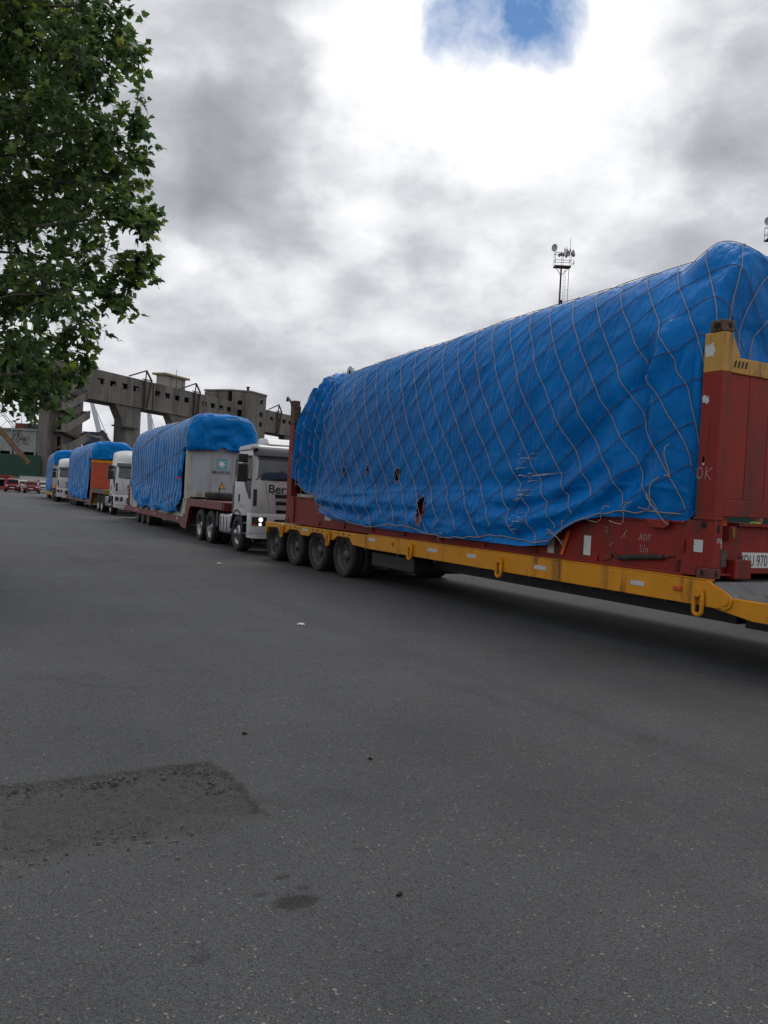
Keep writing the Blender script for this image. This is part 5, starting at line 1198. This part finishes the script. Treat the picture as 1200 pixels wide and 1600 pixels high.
    for s in (-1, 1):
        fpatch('air_slot', 'plastic_black', *sorted((s * .90, s * .97)), 1.28, 1.72, .004, n=3)
        mb = MB(); mb.grid([[front(s * (.73 - .12 * (1 - i / 8)), 1.1 + .85 * i / 8, .003) for i in range(9)], [front(s * (.722 - .12 * (1 - i / 8)), 1.1 + .85 * i / 8, .003) for i in range(9)]]); mb.build('panel_seam', 'hole_black', t)
    # bumper with headlights
    zs = [.50, .56, .62, .85, 1.05, 1.09]; of = [.02, .07, .075, .06, .05, .02]; mb = MB(); rows = []
    for z, o_ in zip(zs, of):
        rows.append([(.02, -.95, z)] + [(front(f, 1.2, o_)[0], front(f, 1.2, o_)[1], z) for f in fxs] + [(W - .02, -.95, z)])
    mb.grid(rows); bp = mb.build('bumper', dirty, t, smooth=True)
    mb = MB(); mb.grid([[(x, y - .05 if abs(x - xc) < 1.15 else y, z) for x, y, _ in rows[1]] for z in (.44, .52)] ); mb.grid([[(x, y - .05 if abs(x - xc) < 1.15 else y, .52) for x, y, _ in rows[1]], [(x, y + .06, .53) for x, y, _ in rows[1]]]); mb.build('bumper_lip', dirty, t, smooth=True)
    def b_pt(f, z, o_): return (front(f, 1.2, o_)[0], front(f, 1.2, o_)[1], z)
    for s in (-1, 1):
        mb = MB(); mb.grid([[b_pt(s * (.66 + .31 * j / 8), z, .066 + .004 * (i > 0)) for j in range(9)] for i, z in enumerate((.76, .8, .9, .98, 1.0))]); hl = mb.build('headlight', 'plastic_black', bp, smooth=True)
        for f_, z_, r_ in ((.79, .93, .06), (.80, .805, .042)):
            c = Vector(b_pt(s * f_, z_, .072)); MB().lathe([(.001, -.012), (r_ * .6, -.010), (r_, .0), (r_, .01)], tuple(c), 'y', 18).build('lamp', 'headlamp_lit' if lettered else 'reflective_tape', hl, smooth=True)
        c = Vector(b_pt(s * .91, .78, .072)); MB().box(c.x - .05, c.x + .05, c.y - .012, c.y + .01, .765, .81).build('indicator', 'lamp_orange', hl)
    mb = MB(); mb.grid([[b_pt(-.5 + 1.0 * j / 8, z, .078) for j in range(9)] for z in (.64, .95)]); mb.build('lower_grille', 'plastic_black', bp)
    MB().box(xc - .2, xc + .2, rows[2][13][1] - .022, rows[2][13][1] - .010, .66, .78).build('licence_plate', 'sticker_white', bp)
    # sides
    for s in (0, 1):
        fx = (lambda x: x) if not s else (lambda x: W - x)
        def spoly(name, mat, pts, off, par=t):
            mb = MB(); n = len(pts); o1 = [side(y, z, off) for y, z in pts]; o1 = [(fx(x), y, z) for x, y, z in o1]; o2 = [side(y, z, -.01) for y, z in pts]; o2 = [(fx(x), y, z) for x, y, z in o2]
            mb.add(o1 + o2, [tuple(range(n))] + [(i, (i + 1) % n, n + (i + 1) % n, n + i) for i in range(n)]); return mb.build(name, mat, par)
        wz_ = np.linspace(1.46, 2.62, 20); yl = np.interp(wz_, [1.45, 2.0, 2.62], [-1.19, -1.16, -.95]); yr = np.interp(wz_, [1.45, 1.75, 1.96, 2.02, 2.62], [-1.04, -.66, -.44, -.10, -.16])
        dr = MB().grid([[(fx(side(y, z, .008)[0]), y, z) for y in np.linspace(a_, b_, 6)] for z, a_, b_ in zip(wz_, yl, yr)]).build('side_window', 'window_glass', t)
        MB().grid([[(fx(side(y, z, .013)[0]), y, z) for y in (-.80 + .04 * (2.6 - z), -.76 + .04 * (2.6 - z))] for z in np.linspace(1.72, 2.6, 12)]).build('window_bar', 'plastic_black', dr)
        seam = [[(-1.10, 1.06), (-1.095, 1.06), (-1.16, 2.0), (-1.165, 2.0)], [(.02, 1.3), (.03, 1.3), (-.10, 2.66), (-.11, 2.66)], [(-.6, 1.22), (-.02, 1.30), (-.02, 1.31), (-.6, 1.23)]]
        for sm in seam: spoly('door_seam', 'hole_black', sm, .003)
        spoly('door_handle', 'plastic_black', [(-.14, 1.36), (-.04, 1.36), (-.04, 1.56), (-.14, 1.56)], .02)
        # mirrors
        mb = MB(); mb.box(*sorted((fx(-.34), fx(-.06))), -1.14, -.98, 1.90, 2.38); mb.build('mirror', 'plastic_black', t, bevel=.03)
        mb = MB(); mb.box(*sorted((fx(-.33), fx(-.06))), -1.14, -.98, 2.41, 2.64); mb.build('mirror', 'plastic_black', t, bevel=.03)
        mb = MB(); mb.tube([(fx(.05), -1.02, 2.55), (fx(-.1), -1.04, 2.60)], .025, 6); mb.tube([(fx(.05), -1.02, 1.95), (fx(-.1), -1.04, 2.0)], .025, 6); mb.build('mirror_arm', 'plastic_black', t)
        # wheel arch, steps, fender
        arc = [(.0 + .66 * math.cos(R(a)), .50 + .66 * math.sin(R(a))) for a in range(8, 173, 11)]; arc2 = [(.0 + .60 * math.cos(R(a)), .50 + .60 * math.sin(R(a))) for a in range(172, 7, -11)]
        MB().prism(arc + arc2, 'x', *sorted((fx(.0), fx(.55)))).build('fender', 'plastic_black', t, smooth=True)
        MB().prism([(-.70, 1.02), (-.5, 1.14), (.35, 1.17), (.45, 1.05), (.45, 1.0), (-.7, 1.0)], 'x', *sorted((fx(.01), fx(.09)))).build('fender_top', dirty, t, bevel=.015)
        for k, z in enumerate((.50, .78)): MB().box(*sorted((fx(.02), fx(.35))), -.98 , -.62, z, z + .05).build('step', 'plastic_black', t, bevel=.01)
        MB().box(*sorted((fx(.12), fx(.4))), -1.0, -.6, .45, 1.0).build('step_well', 'plastic_black', t)
    # air intake / exhaust stack behind the cab
    MB().box(.10, .42, .52, .92, .95, 1.85).build('air_filter', 'plastic_black', t, bevel=.04); MB().tube([(.2, .62, 1.85), (.2, .62, 2.50), (.2, .66, 2.62)], [.13, .13, .07], 12).build('intake_stack', 'plastic_black', t, smooth=True)
    MB().box(.3, 2.2, .5, .85, 1.0, 2.1).build('cab_rear_rack', 'plastic_black', t)
    # chassis
    for x in (.75, 1.59): MB().box(x, x + .12, -1.0, 5.0, .72, .96).build('chassis_rail', 'black_steel', t)
    MB().box(.5, 1.96, -1.1, .6, .6, 1.0).build('engine_block', 'black_steel', t)
    for s in (0, 1):
        fx = (lambda x: x) if not s else (lambda x: W - x); x = fx(.36)
        MB().box(*sorted((fx(.05), fx(.66))), .95, 2.08, .40, .98).build('fuel_tank', 'tank_alloy', t, bevel=.09, seg=4, smooth=True)
        for y in (1.15, 1.5, 1.85):
            m_ = MB(); x_ = sorted((fx(.043), fx(.049))); m_.box(*x_, y, y + .045, .48, .90); x_ = sorted((fx(.14), fx(.58))); m_.box(*x_, y, y + .045, .981, .987); m_.build('tank_strap', 'black_steel', t)
        MB().box(*sorted((fx(.05), fx(.7))), 2.2, 2.45, .55, 1.0).build('battery_box', 'black_steel', t, bevel=.02)
    wheel(t, .03, 0, .51, 'hub', width=.30); wheel(t, W - .03, 0, .51, 'hub', right=True, width=.30); MB().cyl((.3, 0, .5), (W - .3, 0, .5), .08, n=8).build('axle', 'black_steel', t)
    for y in (3.05, 4.4): dual(t, y, .51, 'chrome', W=W, width=.27, x0=.02)
    MB().box(.65, 1.81, 3.2, 4.2, .96, 1.04).build('fifth_wheel', 'black_steel', t)
    if lettered:
        def ftext(name, s, size, mat, f0, z, sx=1.):
            o = text_part(name, s, size, mat, t, (0, 0, 0), (1, 0, 0), (0, 0, 1), sx=sx, bold=size * .016)
            for v in o.data.vertices:
                f = f0 + v.co.x / (xc - .03); v.co = front(f, z + v.co.z, .006)
        ftext('cab_lettering', 'Bert', .30, 'ink_black', -.66, 1.65, 1.12); ftext('cab_lettering', 'C A R G A S', .07, 'cab_grey', -.57, 1.595, 1.2)
        ftext('badge_letters', 'I  V  E  C  O', .075, 'chrome', -.34, 1.885, 1.6)
    return t
truck('white lettered truck with lit headlights right behind the nearest trailer', P2, A2, lettered=True)
truck('white truck with a tall roof fairing in front of the orange-red flat rack', P3, A3, fairing=True)
truck('pale truck in front of the farthest grey flat rack', P4, A4, fairing=True)

# ================================================================== PLANE TREE
CL = [(2.73,15.57,10.01,0.55),(2.93,15.61,9.42,0.5),(2.31,16.03,9.01,0.5),(2.65,16.03,8.83,0.4),(1.69,16.31,9.51,0.7),(1.29,16.8,10.07,0.7),(2.72,14.71,7.58,0.45),(3.11,15.1,7.98,0.35),(3.35,15.61,7.6,0.35),(3.09,15.34,7.0,0.4),(2.69,15.93,7.6,0.6),(3.17,14.54,6.07,0.35),(3.39,14.91,6.27,0.25),(2.96,14.85,6.33,0.45),(3.41,14.99,5.55,0.28),(3.18,15.15,5.34,0.35),(2.7,14.66,5.47,0.55),(2.97,14.77,4.74,0.33),(2.78,14.97,4.96,0.35),(2.5,16.0,4.53,0.5),(2.44,15.82,4.04,0.4),(2.06,15.18,3.42,0.5),(2.41,15.86,3.53,0.3),(1.83,15.28,3.02,0.4),(1.6,16.07,3.23,0.5),(2.1,15.14,4.72,0.6),(2.95,14.57,8.81,0.25),(-0.77,17.47,3.19,0.84),(0.83,16.17,6.72,0.83),(2.15,19.16,3.89,0.64),(-0.32,16.6,12.3,0.57),(1.46,16.47,10.97,0.8),(0.4,18.03,11.69,0.76),(1.88,14.5,4.68,0.79),(-0.12,15.63,7.4,0.56),(-0.25,19.98,9.7,0.58),(2.41,18.87,6.25,0.56),(-0.3,20.78,8.8,0.65),(2.41,16.53,9.91,0.57),(0.64,15.83,4.8,0.77),(0.63,17.79,6.52,0.64),(1.27,16.7,9.11,0.58),(-0.56,17.8,5.65,0.79),(2.39,17.83,7.36,0.78),(-0.09,17.1,6.48,0.7),(2.11,15.93,6.8,0.83),(1.28,14.86,7.47,0.71),(-0.83,20.5,7.73,0.74),(2.35,17.83,11.88,0.77),(3.23,19.08,8.0,0.84),(0.65,16.09,8.33,0.8),(1.93,18.45,7.1,0.6),(2.37,17.88,8.87,0.68),(1.5,18.16,6.22,0.77),(-0.81,16.18,6.27,0.69),(1.19,16.17,7.82,0.82),(1.4,19.17,3.91,0.68),(2.38,16.21,7.52,0.59),(1.35,20.08,9.64,0.84),(-1.36,18.37,7.46,0.68),(-1.04,18.29,11.59,0.84),(-0.55,18.04,3.28,0.65),(1.2,16.5,9.66,0.78),(1.96,15.97,11.95,0.6),(1.27,18.41,10.15,0.73),(-0.54,17.84,8.69,0.77),(0.6,20.02,4.49,0.71),(-2.12,19.87,5.87,0.76),(1.53,19.75,10.72,0.67),(0.13,16.48,4.68,0.64),(2.58,16.44,7.0,0.64),(-1.47,19.14,9.58,0.65),(-1.18,16.57,7.38,0.62),(2.71,17.62,6.1,0.56),(1.76,18.39,3.95,0.59),(1.08,15.84,9.64,0.74),(0.12,18.85,12.05,0.7),(1.53,19.73,10.38,0.72),(-0.63,16.58,5.71,0.62),(-0.03,16.5,5.96,0.76),(2.62,15.86,9.38,0.79),(-1.11,17.3,3.48,0.58),(1.15,16.22,10.54,0.65),(1.15,17.07,11.04,0.59),(2.82,18.38,8.26,0.68),(1.25,18.92,9.05,0.67),(0.15,16.01,8.85,0.6),(-0.64,16.13,11.12,0.83),(0.05,19.22,4.03,0.75),(0.57,15.77,3.59,0.75),(-0.47,16.67,6.62,0.61),(0.24,17.32,3.39,0.64),(1.88,17.95,4.07,0.68),(-1.56,16.61,5.22,0.71),(0.61,18.17,10.75,0.58),(1.22,15.96,4.71,0.56),(0.84,18.24,9.8,0.66),(1.61,19.64,7.28,0.64),(0.42,16.47,5.02,0.58),(2.33,19.19,9.68,0.75),(2.1,16.79,8.47,0.8),(1.83,18.43,3.93,0.76),(-1.54,16.5,5.36,0.57),(1.1,17.37,12.61,0.66),(2.27,14.73,6.09,0.71),(-0.26,18.0,4.12,0.68),(1.03,18.15,3.61,0.58),(2.06,14.68,9.35,0.84),(-0.14,17.22,12.21,0.61),(2.6,16.27,7.89,0.59),(2.16,14.53,8.55,0.6),(-1.47,17.43,6.12,0.79),(-0.34,19.15,7.29,0.79),(-0.09,19.51,10.2,0.67),(1.75,18.98,9.71,0.66),(1.23,17.7,7.26,0.64),(1.26,18.73,6.51,0.64),(2.44,19.43,8.19,0.82),(1.97,18.44,5.52,0.73),(-0.99,17.42,8.54,0.84),(0.68,15.19,9.42,0.67),(1.06,15.57,9.81,0.76),(0.97,17.02,6.56,0.82),(1.34,15.62,4.21,0.74),(1.75,14.96,11.48,0.72),(1.84,16.88,10.36,0.71),(-0.56,16.87,7.44,0.56),(-1.44,17.36,7.86,0.61),(1.28,18.61,7.98,0.77),(-0.32,20.78,5.41,0.62),(1.88,17.04,5.21,0.58),(2.41,18.65,7.03,0.79),(2.31,19.43,4.54,0.74),(-0.15,19.42,10.37,0.77),(-1.78,18.65,10.18,0.59),(1.17,18.71,11.57,0.7),(-1.64,18.05,5.76,0.59),(-0.66,20.3,10.06,0.72),(-0.66,18.84,11.47,0.57),(0.7,18.03,3.37,0.67),(-0.08,15.54,4.92,0.78),(0.31,18.27,10.94,0.57),(-0.8,18.5,3.38,0.58),(-0.47,18.51,3.66,0.57),(0.11,17.83,5.83,0.73),(3.12,17.27,8.01,0.56),(0.14,19.53,3.25,0.82),(0.04,18.18,12.19,0.64),(-1.49,20.28,9.55,0.58),(-0.17,18.88,9.87,0.84),(0.86,15.74,6.01,0.69),(2.13,17.15,10.56,0.73),(0.43,20.39,8.23,0.66),(0.99,20.13,7.45,0.83),(0.42,18.18,6.5,0.67),(0.94,15.7,4.92,0.66),(0.54,16.37,7.99,0.69),(-0.52,17.22,5.5,0.8),(1.33,18.31,11.24,0.62),(1.71,14.61,7.7,0.56),(2.75,18.83,10.52,0.56),(1.19,16.07,7.53,0.83),(1.4,15.34,4.77,0.78),(2.36,19.22,10.27,0.69),(0.23,18.99,8.17,0.6),(-1.47,18.85,9.3,0.72),(0.97,17.28,7.28,0.79),(1.61,19.91,8.56,0.58),(1.83,15.11,10.39,0.74),(1.38,16.15,6.31,0.67),(-1.03,18.24,8.89,0.74),(0.48,18.35,4.24,0.7),(0.57,18.51,6.33,0.59),(-0.9,16.57,6.26,0.85),(0.38,20.06,8.6,0.6),(-0.31,19.25,8.51,0.7),(-0.65,16.68,10.36,0.68)]
def build_tree():
    base = Vector((-.9, 17.0, 0)); t = thing('plane_tree', 'leafy plane tree hanging in from the left edge', 'tree', base)
    def rel(p): return Vector(p) - base
    mb = MB(); tr_ = [(0, 0, -.1), (.02, 0, .6), (.05, .03, 1.8), (.02, .05, 3.2), (.12, 0, 4.6), (.2, -.1, 6.2), (.35, -.1, 8.0), (.4, -.1, 10.5)]
    mb.tube(tr_, [.40, .31, .26, .24, .21, .17, .11, .04], 12); mb.build('trunk', 'bark', t, smooth=True)
    rs = random.Random(3); lim = MB(); tw = MB(); LV = []; LT = []
    # leaf outline, five lobes
    out = [(0, 0), (.20, -.08), (.46, .02), (.34, .16), (.56, .38), (.30, .40), (.26, .58), (0, .98), (-.26, .58), (-.30, .40), (-.56, .38), (-.34, .16), (-.46, .02), (-.20, -.08)]
    for ci, (x, y, z, r_) in enumerate(CL):
        c = rel((x, y, z)); h = max(2.4, min(9.5, c.z - 1.2)); a = Vector((.05 + .03 * h, 0, h)); 
        if ci % 3 == 0:
            m1 = a.lerp(c, .5) + Vector((rs.uniform(-.2, .2), rs.uniform(-.2, .2), .35)); lim.tube([a, a.lerp(m1, .5) + Vector((0, 0, .12)), m1, m1.lerp(c, .6) + Vector((0, 0, .08)), c], [.05, .04, .03, .02, .008], 6)
        nt_ = int(9 + 20 * r_)
        for k in range(nt_):
            d = Vector((rs.gauss(0, 1), rs.gauss(0, 1), rs.gauss(0, .8))).normalized(); l = r_ * rs.uniform(.5, 1.5)
            p0 = c + d * r_ * .15; p1 = c + d * l + Vector((0, 0, -.12 * l * l)); m_ = p0.lerp(p1, .5) + Vector((rs.uniform(-.06, .06), rs.uniform(-.06, .06), .07))
            tw.tube([p0, m_, p1], [.009, .006, .003], 4, cap=False)
            tone = rs.gauss(.42, .2)
            for q in range(rs.randint(7, 11)):
                f = rs.uniform(.2, 1.05); p = p0.lerp(m_, f * 2) if f < .5 else m_.lerp(p1, f * 2 - 1); s = rs.uniform(.085, .165)
                dirn = (d * .5 + Vector((rs.gauss(0, .7), rs.gauss(0, .7), rs.gauss(-.25, .4)))).normalized(); nrm = (Vector((0, 0, 1)) * .8 + d * .45 + Vector((rs.gauss(0, .5), rs.gauss(0, .5), rs.gauss(0, .35)))).normalized()
                sx = dirn.cross(nrm).normalized(); nn = sx.cross(dirn); o_ = p + dirn * .05; bend = rs.uniform(-.25, .1)
                LV.append([o_ + (sx * u + dirn * v + nn * (bend * v * v + .18 * abs(u))) * s for u, v in out]); LT.append(min(1, max(0, tone + rs.gauss(0, .16))))
    lim.build('limb', 'bark', t, smooth=True); o_tw = tw.build('twig', 'bark', t); o_tw['kind'] = 'stuff'
    n = len(out); V = np.array([[tuple(p) for p in l] for l in LV]).reshape(-1, 3)
    tri = [(0, 1, 13), (1, 2, 3), (1, 3, 13), (13, 3, 11), (13, 11, 12), (3, 4, 5), (3, 5, 11), (11, 5, 9), (11, 9, 10), (5, 6, 9), (9, 6, 8), (6, 7, 8)]
    tri = np.array(tri); F = (tri[None] + (np.arange(len(LV)) * n)[:, None, None]).reshape(-1, 3)
    me = bpy.data.meshes.new('crown'); me.vertices.add(len(V)); me.vertices.foreach_set('co', V.ravel()); me.loops.add(F.size); me.loops.foreach_set('vertex_index', F.ravel().astype(np.int32)); me.polygons.add(len(F)); me.polygons.foreach_set('loop_start', (np.arange(len(F)) * 3).astype(np.int32)); me.update(calc_edges=True); me.validate()
    at = me.attributes.new('tint', 'FLOAT', 'POINT'); at.data.foreach_set('value', np.repeat(np.array(LT), n).astype(np.float32))
    me.materials.append(MAT['leaf']); o = bpy.data.objects.new('crown', me); COL.objects.link(o); o.parent = t; o['kind'] = 'stuff'
    print('leaves', len(LV))
build_tree()

# ================================================================== PERSON beyond the nearest trailer
def build_person(loc, rz):
    t = thing('person', 'person in a lime high-visibility vest standing beyond the nearest trailer', 'person', loc, rz)
    def skin(name, verts, edges, rad, mat, root=0, sub=2, par=t):
        me = bpy.data.meshes.new(name); me.from_pydata(verts, edges, []); me.materials.append(MAT[mat]); o = bpy.data.objects.new(name, me); COL.objects.link(o); o.parent = par
        md = o.modifiers.new('skin', 'SKIN'); sv = me.skin_vertices[0].data if me.skin_vertices else None
        if sv is None:
            bm = bmesh.new(); bm.from_mesh(me); bm.verts.layers.skin.verify(); bm.to_mesh(me); bm.free(); sv = me.skin_vertices[0].data
        for i, r_ in enumerate(rad): sv[i].radius = r_ if isinstance(r_, tuple) else (r_, r_); sv[i].use_root = i == root
        md.use_smooth_shade = True
        m2 = o.modifiers.new('sub', 'SUBSURF'); m2.levels = sub; m2.render_levels = sub; return o
    V = [(0, 0, .98), (0, 0, 1.15), (0, .01, 1.34), (0, .01, 1.47), (0, -.01, 1.56),
         (.1, 0, .92), (.12, -.01, .5), (.12, .02, .10), (.13, -.13, .05), (-.1, 0, .92), (-.13, .03, .5), (-.14, .05, .10), (-.15, -.10, .05),
         (.19, .01, 1.43), (.27, .02, 1.16), (.27, -.1, .93), (-.19, .01, 1.43), (-.27, .02, 1.16), (-.27, -.1, .93)]
    E = [(0, 1), (1, 2), (2, 3), (3, 4), (0, 5), (5, 6), (6, 7), (7, 8), (0, 9), (9, 10), (10, 11), (11, 12), (3, 13), (13, 14), (14, 15), (3, 16), (16, 17), (17, 18)]
    rad = [(.16, .12), (.15, .11), (.17, .12), (.13, .09), .055, .10, .07, .05, .045, .10, .07, .05, .045, .07, .05, .04, .07, .05, .04]
    skin('body', V, E, rad, 'cloth_dark')
    skin('vest', [(0, 0, 1.0), (0, 0, 1.15), (0, .01, 1.34), (0, .01, 1.46), (0, .005, 1.54), (0, 0, 1.61)], [(0, 1), (1, 2), (2, 3), (3, 4), (4, 5)], [(.185, .14), (.175, .13), (.19, .14), (.175, .12), (.105, .095), (.085, .09)], 'vest_lime')
    mb = MB(); mb.lathe([(.003, -.12), (.045, -.115), (.07, -.08), (.078, -.02), (.083, .03), (.075, .085), (.045, .118), (.003, .125)], (0, -.01, 1.68), 'z', 20)
    mb.v = [(x * .93, y * 1.12 - (.02 if z < 1.62 else 0), z) for x, y, z in mb.v]; hd = mb.build('head', 'skin', t, smooth=True)
    MB().prism([(-.015, -.095), (.015, -.095), (.0, -.125)], 'z', 1.645, 1.69).build('nose', 'skin', hd)
    for s in (-1, 1):
        MB().box(s * .03 - .012, s * .03 + .012, -.102, -.092, 1.685, 1.697).build('eye', 'hair', hd); MB().box(s * .078 - .008, s * .078 + .008, -.02, .02, 1.645, 1.70).build('ear', 'skin', hd, bevel=.006)
    MB().box(-.025, .025, -.097, -.088, 1.615, 1.623).build('mouth', 'ink_red', hd)
    mb = MB(); mb.lathe([(.088, -.01), (.09, .04), (.08, .095), (.05, .13), (.003, .138)], (0, .012, 1.685), 'z', 18); mb.build('hair', 'hair', hd, smooth=True)
    for s in (-1, 1):
        b = Vector((s * .27, -.11, .90)); mb = MB(); mb.tube([b + Vector((0, 0, .04)), b, b + Vector((0, -.01, -.07))], [.028, .036, .034], 8)
        for k in range(4): q = b + Vector((0, -.03 + .02 * k, -.06)); L_ = (.065, .075, .07, .055)[k]; mb.tube([q, q + Vector((-s * .005, 0, -L_ * .55)), q + Vector((-s * .02, 0, -L_))], [.0095, .009, .006], 6)
        mb.tube([b + Vector((0, -.03, -.01)), b + Vector((-s * .01, -.055, -.035)), b + Vector((-s * .015, -.06, -.06))], [.012, .011, .007], 6); mb.build('hand', 'skin', t, smooth=True)
build_person((11.64, 8.61, 0), R(70))

# ================================================================== LITTER
def scrap(label, x, y, s, mat='paper', cat='litter', name='paper_scrap', flat=.35):
    me = bpy.data.meshes.new(name); bm = bmesh.new(); bmesh.ops.create_icosphere(bm, subdivisions=2, radius=1)
    for v in bm.verts:
        k = 1 + .55 * float(vnoise(np.array([v.co.x * 1.7 + x * 9]), np.array([v.co.y * 1.7 + v.co.z * 2.3 + y * 5]), 5)[0]); v.co = Vector((v.co.x * s[0] * k, v.co.y * s[1] * k, max(v.co.z, -.6) * s[2] * k))
    zmin = min(v.co.z for v in bm.verts)
    for v in bm.verts: v.co.z -= zmin
    bm.to_mesh(me); bm.free(); me.materials.append(MAT[mat]); o = bpy.data.objects.new(name, me); COL.objects.link(o); o.location = (x, y, .0); o.rotation_euler = (0, 0, random.uniform(0, 3)); tag(o, label, cat)
scrap('crumpled white paper scrap on the asphalt in front of the nearest wheels', 4.39, 9.72, (.045, .025, .018))
scrap('small white paper scrap near the front wheel of the lettered truck', 6.04, 17.95, (.06, .035, .025))
scrap('dark clod lying on the open asphalt right of centre', 2.62, 4.63, (.016, .011, .008), 'clod', 'clod', 'dirt_clod')
scrap('dark clod lying on the asphalt just above the sunken patch', 2.06, 5.42, (.016, .012, .009), 'clod', 'clod', 'dirt_clod')
scrap('dark clod beside the oil stain in the foreground', 1.86, 2.98, (.014, .010, .008), 'clod', 'clod', 'dirt_clod')
